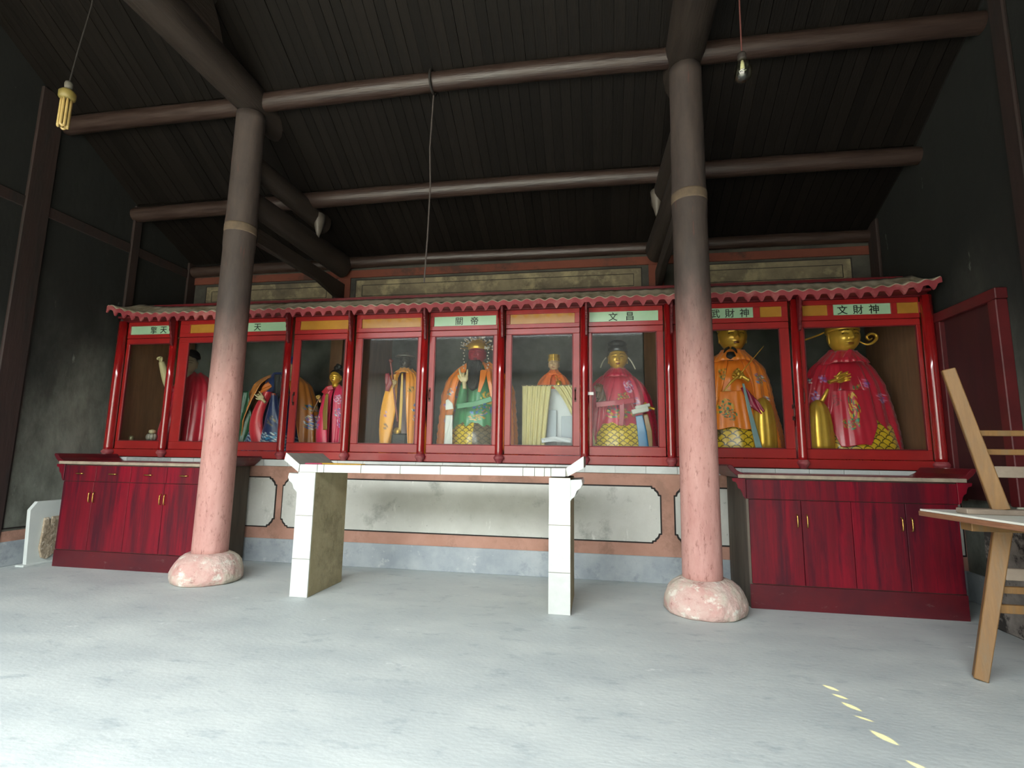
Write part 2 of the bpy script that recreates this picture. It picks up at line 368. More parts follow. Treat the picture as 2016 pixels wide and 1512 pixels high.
# roof deck (ceiling) with the front slope, whose eave tiles leave slits of light
ce = MB()
for (y0, z0), (y1, z1) in zip(roofpts[:-1], roofpts[1:]):
    ce.prism([(y0, z0 + .012), (y1, z1 + .012), (y1, z1 + .08), (y0, z0 + .08)], XL - .25, XR + .25, 'x')
FR0, FR1 = np.array([2.4, 6.112]), np.array([-1.8, 4.35])      # front slope: (y, z)
sl = (FR0[1] - FR1[1]) / (FR0[0] - FR1[0])
def to_roof(px, py):
    t = (FR1[1] + sl * (py - FR1[0])) / (SUN.z - sl * SUN.y); p = Vector((px, py, 0)) + SUN * t; return p
# lens-shaped sun flecks on the floor
flecks = [((1619, 1348), (1653, 1361), .013), ((1638, 1366), (1671, 1377), .012), ((1656, 1382), (1698, 1401), .016),
          ((1680, 1408), (1723, 1422), .008), ((1712, 1437), (1771, 1468), .020), ((1782, 1496), (1840, 1524), .014)]
cells = []
for a, b_, hw in flecks:
    A = onZ(*a, 0)[:2]; B = onZ(*b_, 0)[:2]; d = B - A; n = np.array([-d[1], d[0]]) / np.linalg.norm(d)
    pts = []
    for k in range(16):
        s = k / 8 if k < 8 else (16 - k) / 8; sg = 1 if k < 8 else -1
        pts.append(A + d * s + n * sg * hw * math.sin(PI * s))
    cells.append(np.array([to_roof(*p) for p in pts]))
allp = np.concatenate(cells); x0h, x1h = allp[:, 0].min() - .05, allp[:, 0].max() + .05
def fz(y): return FR1[1] + sl * (y - FR1[0])
cells.sort(key=lambda c: -c[:, 1].mean())
mids = [cells[0][:, 1].max() + .06] + [(cells[i][:, 1].mean() + cells[i + 1][:, 1].mean()) / 2 for i in range(len(cells) - 1)] + [cells[-1][:, 1].min() - .06]
fr = MB()
def rq(xa, xb, ya, yb): fr.add([(xa, ya, fz(ya)), (xb, ya, fz(ya)), (xb, yb, fz(yb)), (xa, yb, fz(yb))], [(0, 1, 2, 3)])
rq(XL - .3, x0h, FR0[0], FR1[0]); rq(x1h, XR + .3, FR0[0], FR1[0]); rq(x0h, x1h, FR0[0], mids[0]); rq(x0h, x1h, mids[-1], FR1[0])
for c, ya, yb in zip(cells, mids[:-1], mids[1:]):
    cx, cy = c[:, 0].mean(), c[:, 1].mean(); outer = []
    for p in c:
        dx, dy = p[0] - cx, p[1] - cy
        t = min(((x1h - cx) / dx) if dx > 1e-9 else ((x0h - cx) / dx if dx < -1e-9 else 1e9), ((ya - cy) / dy) if dy > 1e-9 else ((yb - cy) / dy if dy < -1e-9 else 1e9))
        outer.append((cx + dx * t, cy + dy * t))
    inn = [(p[0], p[1]) for p in c]; n = len(inn)
    # insert the cell corners so the panel closes
    vs = [(x, y, fz(y)) for x, y in inn] + [(x, y, fz(y)) for x, y in outer]; fs = []
    for k in range(n):
        k2 = (k + 1) % n; oa, ob = outer[k], outer[k2]
        fs.append((k, k2, n + k2, n + k))
        onv = lambda q: abs(q[0] - x0h) < 1e-6 or abs(q[0] - x1h) < 1e-6
        if onv(oa) != onv(ob) or (onv(oa) and onv(ob) and abs(oa[0] - ob[0]) > .01) or (not onv(oa) and not onv(ob) and abs(oa[1] - ob[1]) > .01):
            xc = x0h if min(oa[0], ob[0]) < x0h + 1e-6 else x1h
            ycs = {round(oa[1], 6), round(ob[1], 6)} ; yc = ya if max(oa[1], ob[1]) > ya - 1e-6 else yb
            vs.append((xc, yc, fz(yc))); fs.append((n + k, n + k2, len(vs) - 1))
    fr.add(vs, fs)
ceiling = struct(ce.build('ceiling', m_deck))
fro = fr.build('front_slope', m_deck, ceiling, solid=.004)
# roof boards, one by one
pw = .1015; npk = int((XR - XL) / pw)
for si, (a, b_) in enumerate([(roofpts[1], roofpts[2]), (roofpts[2], roofpts[3]), (roofpts[3], roofpts[4])]):
    ln = math.hypot(a[0] - b_[0], a[1] - b_[1]); ang = math.atan2(b_[1] - a[1], a[0] - b_[0])
    me = MB().box(-pw / 2 + .0022, pw / 2 - .0022, 0, ln - .01, -.010, .010).mesh('plank'); me.materials.append(m_plank)
    for k in range(npk):
        o = piece('plank', me, (XL + (k + .5) * pw, b_[0], b_[1] - random.uniform(-.004, .006)), ceiling, (-ang, 0, random.uniform(-.0012, .0012)))

# ---- upper back wall: painted friezes
ub = MB().box(XL, XR, YB - .03, YB, 2.9, 3.75).build('upper_plaster', m_wallup, wb)
MB().box(XL, XR, YB - .055, YB - .03, 3.555, 3.66).build('painted_band', m_redband, wb, bevel=.004)
for x0, x1 in ((-5.62, -3.62), (-3.30, .53), (.98, 2.92)):
    def frame(a, b_, z0, z1, t): return MB().box(a, b_, YB - .038, YB - .03, z1 - t, z1).box(a, b_, YB - .038, YB - .03, z0, z0 + t).box(a, a + t, YB - .038, YB - .03, z0, z1).box(b_ - t, b_, YB - .038, YB - .03, z0, z1)
    MB().box(x0, x1, YB - .034, YB - .03, 3.20, 3.53).build('frieze_panel', mat('tan_frieze', '#7a6f58', '#4f473a', scale=2.6, rough=.85, c3='#8c8164', s3=3), wb)
    frame(x0, x1, 3.20, 3.53, .012).build('frieze_outline', m_line, wb)
    frame(x0 + .10, x1 - .10, 3.29, 3.45, .007).build('frieze_outline', m_line, wb)
for x in (-3.46, .70): MB().box(x - .09, x + .09, YB - .05, YB - .03, 3.1, 3.555).build('painted_strip', m_redband, wb)
for u, hw in ((664, .085), (1283, .09)):
    x = onY(u, 720, YB)[0]
    MB().box(x - hw, x + hw, YB - .05, YB, 1.0, 3.2).build('wall_post', m_brownwood, wb)

# ---- lower back wall (plinth under the shrine) with notched lime panels
pl = struct(MB().box(XL, XR, 5.21, 6.0, 0, 1.012).build('wall_plinth', m_pink), 'pink limewashed plinth wall with grey notched panels under the shrine', 'wall')
def notched(x0, x1, z0, z1, g=0., L_=True, R_=True):
    """panel outline with stepped ogee corners"""
    x0 -= g; x1 += g; z0 -= g; z1 += g
    pts = []
    def corner(cx, cz, sx, sz, on):
        if not on: return [(cx, cz)]
        c = [(0, .085), (.018, .082), (.024, .060), (.034, .046), (.050, .034), (.056, .018), (.078, .016), (.085, 0)]
        return [(cx + sx * a, cz + sz * b) for a, b in c]
    pts += corner(x0, z0, 1, 1, L_)
    pts += corner(x1, z0, -1, 1, R_)[::-1]
    pts += corner(x1, z1, -1, -1, R_)
    pts += corner(x0, z1, 1, -1, L_)[::-1]
    return pts
for x0, x1, lf, rt in ((XL + .02, -3.495, False, True), (-3.40, .558, True, True), (.70, 2.2, True, True), (2.34, XR - .02, True, False)):
    MB().prism(notched(x0, x1, .372, .884, .014, lf, rt), 5.206, 5.21).build('panel_outline', m_line, pl)
    MB().prism(notched(x0, x1, .372, .884, 0, lf, rt), 5.202, 5.21).build('lime_panel', m_panel, pl)
MB().box(XL, XR, 5.195, 5.21, 0, .243).build('dado', m_dado, pl, bevel=.004)
MB().box(XL, XR, 5.20, 6.37, 1.012, 1.082).build('ledge_slab', m_tiledirty, pl)
tl = .292; x = XL + .14; k = 0
while x < XR - .1:
    wdt = min(tl, XR - .02 - x)
    if not (-5.38 < x + .15 < -4.95 or .22 < x - .02 < .35):
        me = MB().box(.002, wdt - .002, 0, .012, 1.014, 1.081).mesh('tile'); me.materials.append(m_tile)
        piece('tile', me, (x, 5.190, 0), pl)
    x += wdt if not .2 < x < .3 else .10; k += 1

# ---- left side wall: timber posts, pink strip, dado
for y0, y1 in ((4.06, 4.30), (5.28, 5.40), (6.2, 6.36), (1.9, 2.1)):
    MB().box(XL, XL + .035, y0, y1, .0, roof_z(y0 + .1)).build('timber_post', m_redpost, wl, bevel=.01)
for z0, z1 in ((3.62, 3.74),):
    MB().box(XL, XL + .022, 1.0, YB, z0, z1).build('wall_rail', m_redpost, wl, bevel=.006)
MB().box(XL, XL + .02, -1.5, 5.2, .24, .34).build('pink_strip', m_pink, wl)
MB().box(XL, XL + .03, -1.5, 5.2, 0, .24).build('dado', m_dado, wl, bevel=.005)
MB().box(XL, XL + .012, 4.31, 5.2, .36, .372).build('panel_outline', m_line, wl)
MB().box(XL, XL + .012, 4.31, 4.322, .36, 2.9).build('panel_outline', m_line, wl)
# ---- right side wall
for y0, y1 in ((4.10, 4.24), (6.1, 6.3), (2.0, 2.2)):
    MB().box(XR - .035, XR, y0, y1, .0, roof_z(y0 + .1)).build('timber_post', m_redpost, wr, bevel=.01)
MB().box(XR - .03, XR, -1.5, 5.2, 0, .24).build('dado', m_dado, wr, bevel=.005)
# dark red door set in the right wall
dr = thing('door_1', 'tall dark red wooden door in the right-hand wall beside the shrine', 'door', (XR - .03, 4.85, .85)); dr['kind'] = 'structure'
MB().box(XR - .045, XR, 4.53, 5.12, .86, 2.43).build('door_panel', mat('maroon_door', '#3a1416', '#2f1012', scale=3, stretch=(3, 3, .4), rough=.55), dr)
MB().box(XR - .085, XR, 4.44, 4.53, .84, 2.43).box(XR - .088, XR, 4.43, 5.19, 2.4305, 2.52).box(XR - .085, XR, 5.12, 5.185, .84, 2.43).build('door_frame', mat('door_frame_red', '#5a181b', '#481215', scale=4, rough=.5), dr, bevel=.006)

# ================================================================== timber frame
def log(name, p0, p1, r0, r1, label, bow=0., m=None, seg=18, cat='beam', n=26, wob=.006, seed=0, flat=1.0, group=None):
    p0 = np.array(p0, float); p1 = np.array(p1, float); path = []; rad = []
    for i in range(n):
        t = i / (n - 1); p = p0 + (p1 - p0) * t; p[2] += bow * 4 * t * (1 - t)
        nn = fnoise(p * 1.0, 2.2, seed); path.append(p + np.array([0, nn * wob, fnoise(p, 1.7, seed + 5) * wob])); rad.append(r0 + (r1 - r0) * t + nn * wob * .5)
    b = MB().tube(path, rad, seg, True, flat); o = b.build(name, m or m_log, None, smooth=True)
    es = o.modifiers.new('edges', 'EDGE_SPLIT'); es.split_angle = math.radians(60)
    return tag(o, label, cat, group)
CXL, CXR, CY = -3.53, .772, 4.35
bays = [('left bay', XL - .1, CXL), ('middle bay between the columns', CXL, CXR), ('right bay', CXR, XR + .1)]
for nm, y, z, r, bw in (('front', 4.37, 4.745, .095, .03), ('middle', 5.32, 4.165, .092, .02), ('rear', 6.30, 3.755, .078, .015)):
    for bi, (bn, x0, x1) in enumerate(bays):
        off = (-.02, .0, .012)[bi]
        log('purlin', (x0, y, z + off), (x1, y, z + off * .5), r, r * .93, {'front': 'upper', 'middle': 'middle', 'rear': 'lowest'}[nm] + ' round roof purlin of the ' + bn + {'front': ', highest of its three', 'middle': ', second of its three', 'rear': ', lying along the back wall'}[nm], bow=bw if bi == 1 else bw * .3, seed=bi * 7 + int(z * 10))
# hoop on the purlin where the string hangs
xs = onY(853, 155, 4.37)[0]
for cx, side in ((CXL, 'left'), (CXR, 'right')):
    s = 1 if side == 'left' else -1
    log('cross_beam', (cx, -.9, 4.80), (cx, 5.02, 4.76), .215, .165, 'massive round cross beam resting on top of the %s column' % side, m=m_beam, seed=3 + cx > 0, wob=.012)
    log('upper_cross_beam', (cx + .05 * s, .2, 5.50), (cx + .02 * s, 4.02, 5.40), .15, .13, 'second round beam stacked high above the beam on the %s column' % side, m=m_beam, seed=8)
    # carved block between the two beams
    b = MB().prism([(3.30, 4.92), (3.62, 4.92), (3.80, 4.86), (3.70, 5.08), (3.60, 5.22), (3.55, 5.33), (3.2, 5.33)], cx + .04 * s - .07, cx + .04 * s + .07, 'x')
    tag(b.build('carved_block', m_beam, None, bevel=.02, seg=2), 'pointed carved timber block between the two beams over the %s column' % side, 'block')
    # tie beams back to the wall
    log('tie_beam', (cx + .02 * s, 4.40, 4.09), (cx + .08 * s, 5.70, 4.05), .095, .108, 'short round tie beam behind the %s column, uppermost of three' % side, m=m_beam, seed=11, flat=1.25)
    log('tie_beam', (cx + .02 * s, 4.40, 3.70), (cx + .08 * s, 6.24, 3.70), .092, .125, 'round tie beam from the %s column to the back wall, middle of three' % side, m=m_beam, seed=12, flat=1.35)
    b = MB().prism([(4.5, 3.44), (6.33, 3.47), (6.33, 3.24), (6.12, 3.24), (5.7, 3.30), (4.5, 3.28)], cx + .05 * s - .035, cx + .05 * s + .035, 'x')
    tag(b.build('tie_plank', m_beam, None, bevel=.008), 'flat tie plank from the %s column to the back wall, lowest of three' % side, 'beam')
    p = onX(612, 470, CXL + .1)
    bk = MB().lathe([(.012, 0), (.035, .07), (.06, .15), (.075, .23), (.085, .30)], (cx + .14 * s, 5.50, 3.77), 14, .8, 1.1)
    tag(bk.build('pendant_boss', mat('grey_boss', '#6a625a', '#574f48', scale=8, rough=.5), None, smooth=True), 'pointed carved boss hanging under the top tie beam of the %s column' % side, 'carving')

# ---- columns
for cx, side in ((CXL, 'left'), (CXR, 'right')):
    t = thing('column', 'round timber column with flaking pink paint, at the %s of the white altar table' % ('red four-drawer cabinet side' if side == 'left' else 'sword-bearing statue side'), 'column', (cx, CY, 0))
    def wob_(tt, z, s=cx): return 1 + .012 * math.sin(3 * tt + z * 1.3 + s) + .008 * math.sin(5 * tt - z * 2.1)
    zr = onY(1357, 392, CY)[2] if side == 'right' else onY(470, 455, CY)[2]
    prof = []
    for i in range(60):
        z = .22 + (4.60 - .22) * i / 59; r = .151 - .014 * (z / 4.6)
        if abs(z - (zr - .05)) < .12: r += .005
        prof.append((r, z))
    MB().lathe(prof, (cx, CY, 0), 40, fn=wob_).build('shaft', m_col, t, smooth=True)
    MB().lathe([(.1465, zr - .045), (.1485, zr - .03), (.1485, zr + .03), (.1455, zr + .045)], (cx, CY, 0), 40, fn=wob_).build('joint_ring', m_ring, t, smooth=True)
    bp = [(.27, 0), (.298, .015), (.302, .05), (.300, .085), (.292, .12), (.272, .17), (.245, .205), (.205, .235), (.17, .250), (.15, .252)]
    def bw(tt, z, s=cx): return 1 + .025 * math.sin(2 * tt + s) + .018 * math.sin(5 * tt + z * 9 + s) + .010 * math.sin(11 * tt - z * 21) + .006 * math.sin(23 * tt + z * 47) + .012 * math.sin(3 * tt + z * 33)
    MB().lathe(bp, (cx + (-.01 if side == 'left' else .01), CY, 0), 56, fn=bw).build('stone_base', m_colstone, t, smooth=True)

# ================================================================== shrine showcase
YS = 5.24; ZF = 1.09
PX = [-5.70, -4.978, -3.479, -2.724, -1.865, -1.024, -.156, .678, 1.854, 2.995]
GL = [(-5.613, -5.056), (-4.801, -3.546), (-3.349, -2.799), (-2.598, -1.948), (-1.757, -1.107), (-.915, -.272), (-.082, .569), (.80, 1.725), (1.939, 2.915)]
sh = thing('shrine_showcase', 'long red glazed shrine showcase with scalloped roof along the back wall', 'showcase', (-1.36, 5.5, ZF))
for i, x in enumerate(PX):
    r = .05 if i in (0, 9) else .040
    p = MB().lathe([(r * .98, 1.155), (r, 1.2), (r, 2.0), (r * .94, 2.70)], (x, YS - .03, 0), 24).build('pillar', m_redpil, sh, smooth=True)
    q = r / .04
    MB().lathe([(.030 * q, ZF - .004), (.032 * q, ZF + .01), (.040 * q, ZF + .022), (.052 * q, ZF + .040), (.055 * q, ZF + .052), (.050 * q, ZF + .062), (.043 * q, ZF + .070), (.041 * q, ZF + .078)], (x, YS - .03, 0), 24).build('pillar_base', m_valance, p, smooth=True)
    # carved bracket board reaching out to the eave
    yb_, ye = YS - .03 - r * .9, 5.09
    pts = [(yb_, 2.38), (yb_, 2.72), (ye, 2.72), (ye, 2.66), (ye + .012, 2.64), (ye + .008, 2.61), (ye + .022, 2.59), (ye + .018, 2.56), (ye + .034, 2.54), (ye + .032, 2.51), (ye + .046, 2.48), (ye + .045, 2.43), (ye + .058, 2.39)]
    if i not in (0, 9): MB().prism(pts, x + .012, x + .036, 'x').build('bracket', m_reddk, sh, bevel=.003)
# base rail, head beam, boards
for i in range(9):
    x0, x1 = PX[i] + .02, PX[i + 1] - .02
    MB().box(x0, x1, YS - .01, YS + .05, ZF, 1.174).build('base_rail', m_red, sh, bevel=.003)
    g0, g1 = GL[i]; y0, y1 = YS, YS + .032
    a, b_ = PX[i] + .045, PX[i + 1] - .045
    d = MB().box(a, b_, y0, y1, 1.178, 1.268).box(a, b_, y0, y1, 2.434, 2.496).box(a, g0, y0, y1, 1.268, 2.434).box(g1, b_, y0, y1, 1.268, 2.434)
    door = d.build('door', m_red, sh, bevel=.004)
    MB().box(g0 - .008, g1 + .008, YS + .013, YS + .017, 1.260, 2.442).build('glass_pane', m_glass, door)
    # glazing bead
    t = .009
    MB().box(g0, g1, YS + .003, YS + .013, 1.268, 1.268 + t).box(g0, g1, YS + .003, YS + .013, 2.434 - t, 2.434).box(g0, g0 + t, YS + .003, YS + .013, 1.268, 2.434).box(g1 - t, g1, YS + .003, YS + .013, 1.268, 2.434).build('glazing_bead', m_reddk, door)
    # transom frame
    tf = MB().box(a, b_, y0 - .004, y1, 2.50, 2.546).box(a, b_, y0 - .004, y1, 2.652, 2.70)
    w_ = {0: [(g0 - .01, g1 + .02)], 1: [(g0, -4.22), (-4.16, g1)], 7: [(.80, onY(1483, 617, YS)[0]), (onY(1496, 617, YS)[0], onY(1539, 617, YS)[0])], 8: [(1.94, 2.165), (2.215, 2.715), (2.765, 2.96)]}.get(i, [(g0 - .02, g1 + .02)])
    e = a
    for c0, c1 in w_: tf.box(e, c0, y0 - .004, y1, 2.546, 2.652); e = c1
    tf.box(e, b_, y0 - .004, y1, 2.546, 2.652)
    tf.build('transom_frame', m_red, sh, bevel=.003)
    txt = {0: ['\u64ce\u5929'], 1: [None, '\u5929'], 4: ['\u95dc\u5e1d'], 6: ['\u6587\u660c'], 7: ['\u6b66\u8ca1\u795e', None], 8: [None, '\u6587\u8ca1\u795e', None]}.get(i, [None])
    for (c0, c1), s in zip(w_, txt):
        sp = MB().box(c0, c1, YS + .010, YS + .016, 2.546, 2.652).build('sign_panel', m_green if s else m_yel, sh, label=('pale green sign pane with black characters' if s else 'amber glass pane'))
        if s:
            cx = (c0 + c1) / 2
            if i == 1: cx = onY(506, 646, YS)[0]
            if i == 0: cx += .09
            if i == 4: cx += .02
            if i == 6: cx -= .02
            if i == 7: cx = onY(1437, 617, YS)[0]
            if i == 8: cx = onY(1690, 608, YS)[0]
            pitch = {2: .17 if i else .135, 3: .137, 1: 0}[len(s)]
            for q, chh in enumerate(s):
                cu = bpy.data.curves.new('lettering', 'FONT'); cu.body = chh; cu.size = .094; cu.extrude = .0012; cu.offset = .0002 if chh in '\u95dc\u64ce' else .0008; cu.align_x = 'CENTER'
                to = bpy.data.objects.new('lettering_tmp', cu); COL.objects.link(to)
                dg = bpy.context.evaluated_depsgraph_get(); me = bpy.data.meshes.new_from_object(to.evaluated_get(dg)); me.name = 'lettering'
                bpy.data.objects.remove(to)
                co = np.array([v.co for v in me.vertices]); mid = (co.max(0) + co.min(0)) / 2
                for v in me.vertices: v.co = Vector(v.co) - Vector((mid[0], mid[1], 0))
                me.materials.clear(); me.materials.append(m_ink)
                lo = bpy.data.objects.new('lettering', me); COL.objects.link(lo)
                lo.matrix_world = Matrix.Translation((cx + (q - (len(s) - 1) / 2) * pitch, YS + .0085, 2.599)) @ Matrix.Rotation(PI / 2, 4, 'X')
                lo.parent = sp
    # handle
    def dhandle(x, z, par, m=m_bronze, h=.10):
        MB().tube([(x, YS, z - h / 2), (x, YS - .022, z - h / 2 + .008), (x, YS - .026, z), (x, YS - .022, z + h / 2 - .008), (x, YS, z + h / 2)], .006, 8).box(x - .011, x + .011, YS - .004, YS, z - h * .75, z - h * .35).box(x - .011, x + .011, YS - .004, YS, z + h * .35, z + h * .75).build('handle', m, par)
    hp = {1: (558, 785), 2: (578, 785), 4: (845.5, 777), 5: (1132.5, 777), 7: (1562, 812), 8: (1581.5, 780)}.get(i)
    if hp: p = onY(*hp, YS); dhandle(p[0], p[2], door)
    if i == 6:
        p = onY(1162, 775, YS); MB().box(p[0] - .03, p[0] + .035, YS - .012, YS, p[2] - .016, p[2] + .016).build('latch', m_steel, door, bevel=.004)
MB().box(-5.72, 3.02, YS - .02, YS + .06, 2.70, 2.80).build('head_beam', m_reddk, sh)
MB().box(-5.70, 3.0, YS + .03, 6.34, 2.70, 2.715).build('top_board', m_brownwood, sh)
MB().box(-5.70, 3.0, YS + .05, 6.34, ZF - .004, ZF + .012).build('bottom_board', m_brownwood, sh)
for x in (-5.715, -2.735, 2.99): MB().box(x, x + .018, YS + .04, 6.34, ZF + .012, 2.70).build('side_board', m_brownwood, sh)
# roof: corrugated dusty slope, scalloped valance, ridge board
def sweep(x):
    d = np.maximum(0, -5.15 - x) / .65; e = np.maximum(0, x - 2.35) / .70
    return .13 * d ** 2 + .07 * e ** 2
pit = .122; xs_ = np.arange(-5.80, 3.06, pit / 10)
wave = .011 * np.cos(2 * PI * xs_ / pit)
rows = []
for t in np.linspace(0, 1, 8):
    y = 5.07 + .42 * t; z = 2.752 + .205 * t ** 1.15 - .02 * math.sin(PI * t)
    rows.append(np.stack([xs_, np.full_like(xs_, y), z + wave * (1 - .75 * t) + sweep(xs_) * (1 - t * .6)], 1))
MB().grid(np.array(rows)).build('roof', m_roofdust, sh, smooth=True, solid=.014)
ph = np.abs(((xs_ / pit) % 1.0) - .5) * 2                      # 0 at the tip, 1 in the notch
tipz = 2.706 - .062 * np.clip(1 - ph / .55, 0, 1) ** .85 - .006 * np.clip((ph - .55) / .45, 0, 1) * 0
top = 2.748 + wave
v0 = np.stack([xs_, np.full_like(xs_, 5.066), top + sweep(xs_)], 1); v1 = np.stack([xs_, np.full_like(xs_, 5.062), tipz + sweep(xs_)], 1)
MB().grid(np.array([v0, v1])).build('valance', m_valance, sh, solid=.014)
MB().box(-5.66, 2.98, 5.49, 5.53, 2.93, 2.995).build('ridge_board', m_reddk, sh, bevel=.004)
MB().box(-5.66, 2.98, 5.09, 5.22, 2.715, 2.735).build('eave_board', m_reddk, sh)

# ================================================================== red altar cabinets
def cabinet(label, xa, xb, yf, yb, zt, drawers, doors, zdoor, zpl, ha):
    t = thing('cabinet', label, 'cabinet', ((xa + xb) / 2, (yf + yb) / 2, 0))
    MB().box(xa, xb, yf + .012, yb, 0, zt - .03).build('body', m_cabside, t)
    MB().box(xa, xb, yf - .002, yf + .012, 0, zpl - .004).build('plinth', m_cabdk, t, bevel=.002)
    g = .0025
    zd1 = zdoor[1]
    def dh(x, z, par, horizontal):
        if horizontal: path = [(x - .045, yf - .004, z), (x - .038, yf - .022, z), (x, yf - .025, z), (x + .038, yf - .022, z), (x + .045, yf - .004, z)]
        else: path = [(x, yf - .004, z - .05), (x, yf - .024, z - .042), (x, yf - .027, z), (x, yf - .024, z + .042), (x, yf - .004, z + .05)]
        MB().tube(path, [.0045, .005, .006, .005, .0045], 8).build('handle', m_brass, par, smooth=True)
    for a, b_, hs in doors:
        o = MB().box(a + g, b_ - g, yf - .006, yf + .012, zdoor[0], zd1 - g).build('door', m_cab, t, bevel=.002)
        dh(hs, ha, o, False)
    if drawers:
        for a, b_ in drawers:
            o = MB().box(a + g, b_ - g, yf - .006, yf + .012, zd1 + g, zt - .045).build('drawer', m_cab, t, bevel=.002)
            dh((a + b_) / 2, (zd1 + zt - .045) / 2, o, True)
    else: MB().box(xa + .004, xb - .004, yf - .004, yf + .012, zd1 + g, zt - .045).build('frieze', m_cab, t, bevel=.002)
    ov = .14
    # top with upswept ends
    prof = [(xa - ov, zt + .062), (xa - ov + .015, zt + .075), (xa - ov + .04, zt + .068), (xa - ov + .075, zt + .028), (xa - ov + .13, zt), (xb + ov - .13, zt), (xb + ov - .075, zt + .028), (xb + ov - .04, zt + .068), (xb + ov - .015, zt + .075), (xb + ov, zt + .062),
            (xb + ov - .03, zt + .02), (xb + ov - .09, zt - .030), (xb + ov - .12, zt - .035), (xa - ov + .12, zt - .035), (xa - ov + .09, zt - .030), (xa - ov + .03, zt + .02)]
    MB().prism(prof, yf - .015, yb, 'y').build('top', m_cabdk, t, bevel=.003)
    MB().box(xa - .06, xb + .06, yf - .019, yf - .015, zt - .032, zt - .004).build('front_edge', m_dust, t)
    # ogee spandrels under the overhang
    for sx, xe in ((-1, xa), (1, xb)):
        sp = [(0, -.035), (.105, -.035), (.10, -.060), (.075, -.068), (.066, -.085), (.060, -.115), (.040, -.128), (.030, -.150), (.022, -.178), (.006, -.20), (0, -.20)]
        MB().prism([(xe + sx * a, zt + b) for a, b in sp], yf - .004, yf + .014, 'y').build('spandrel', m_cab, t, bevel=.002)
    return t
cabinet('dark red cabinet with four drawers above four doors, upswept top', -5.41, -3.80, 4.50, 5.17, 1.042,
        [(-5.40, -5.02), (-5.02, -4.615), (-4.615, -4.205), (-4.205, -3.81)],
        [(-5.40, -5.03, -5.055), (-5.03, -4.62, -5.005), (-4.62, -4.215, -4.24), (-4.215, -3.81, -4.19)], (.168, .838), .165, .685)
cabinet('dark red cabinet with four doors and no drawers beside the wooden trestles', 1.165, 2.69, 4.53, 5.17, 1.045, None,
        [(1.18, 1.572, 1.535), (1.572, 1.937, 1.607), (1.937, 2.316, 2.282), (2.316, 2.682, 2.35)], (.19, .845), .187, .685)

# ================================================================== white altar table
at = thing('altar_table', 'white tiled altar table with upturned ends standing between the columns', 'table', (-1.37, 4.3, 0))
YT0, YT1 = 4.012, 4.59
ZT, ZT0 = 1.062, .999
prof = [(-2.615, 1.158), (-2.489, ZT), (-.262, ZT + .010), (-.127, 1.166), (-.127, 1.077), (-.246, ZT0 + .012), (-2.492, ZT0), (-2.628, 1.100)]
MB().prism(prof, YT0, YT1, 'y').build('table_top', m_alttop, at, bevel=.004)
bx = [onY(u, 920, YT0)[0] for u in (591, 626, 639, 712, 789, 868, 947, 1030, 1053, 1072, 1085, 1114)]
for a, b_ in zip(bx[:-1], bx[1:]):
    sh_ = lambda x: .010 * (x + 2.489) / 2.227
    MB().prism([(a + .003, ZT0 + sh_(a)), (b_ - .003, ZT0 + sh_(b_)), (b_ - .003, ZT + sh_(b_)), (a + .003, ZT + sh_(a))], YT0 - .010, YT0, 'y').build('tile', m_tile, at)
MB().prism([(-2.628, 1.096), (-2.492, ZT0), (-2.485, ZT), (-2.615, 1.158)], YT0 - .010, YT0, 'y').build('tile', m_tile, at)
MB().prism([(-.246, ZT0 + .012), (-.127, 1.077), (-.127, 1.166), (-.262, ZT + .010)], YT0 - .010, YT0, 'y').build('tile', m_tile, at)
for sx, a, b_ in ((-1, -2.4974, -2.341), (1, -.228, -.392)):
    lo, hi = min(a, b_), max(a, b_)
    leg = MB().box(lo, hi, YT0 + .01, YT1 - .01, 0, ZT0).build('leg', m_altside, at, bevel=.004)
    for z0, z1 in zip((0, .30, .645), (.30, .645, ZT0)):
        MB().box(lo + .0005, hi - .0005, YT0, YT0 + .01, z0 + .002, z1 - .002).build('tile', m_tile, leg)
    o = a
    br = [(0, .985), (.085, .990), (.092, .955), (.080, .925), (.052, .905), (.042, .885), (.036, .862), (.012, .842), (0, .825)]
    MB().prism([(o + sx * p, q) for p, q in br], YT0, YT0 + .5, 'y').build('bracket', m_marble, leg, bevel=.003)

# ================================================================== loose things near the table and walls
pk = onY(600, 912, 4.08)
tag(MB().box(-2.455, -2.30, 4.03, 4.14, ZT, ZT + .013).build('incense_packet', mat('crimson_packet', '#8a2142', '#a23358', scale=12, rough=.4), None, bevel=.003), 'flat crimson paper packet on the end of the white altar table', 'packet')
ib = thing('incense_bundle', 'bundle of yellow incense sticks lying on the white altar table', 'incense', (-2.1, 4.08, ZT))
for k in range(7):
    y = 4.04 + k * .011
    MB().tube([(-2.34 + .02 * (k % 3), y, ZT + .007 + .003 * (k % 2)), (-1.955 - .015 * (k % 2), y + .01, ZT + .007)], .0055, 7).build('incense_stick', mat('yellow_incense', '#c2962c', '#a77f20', scale=20, rough=.6), ib)

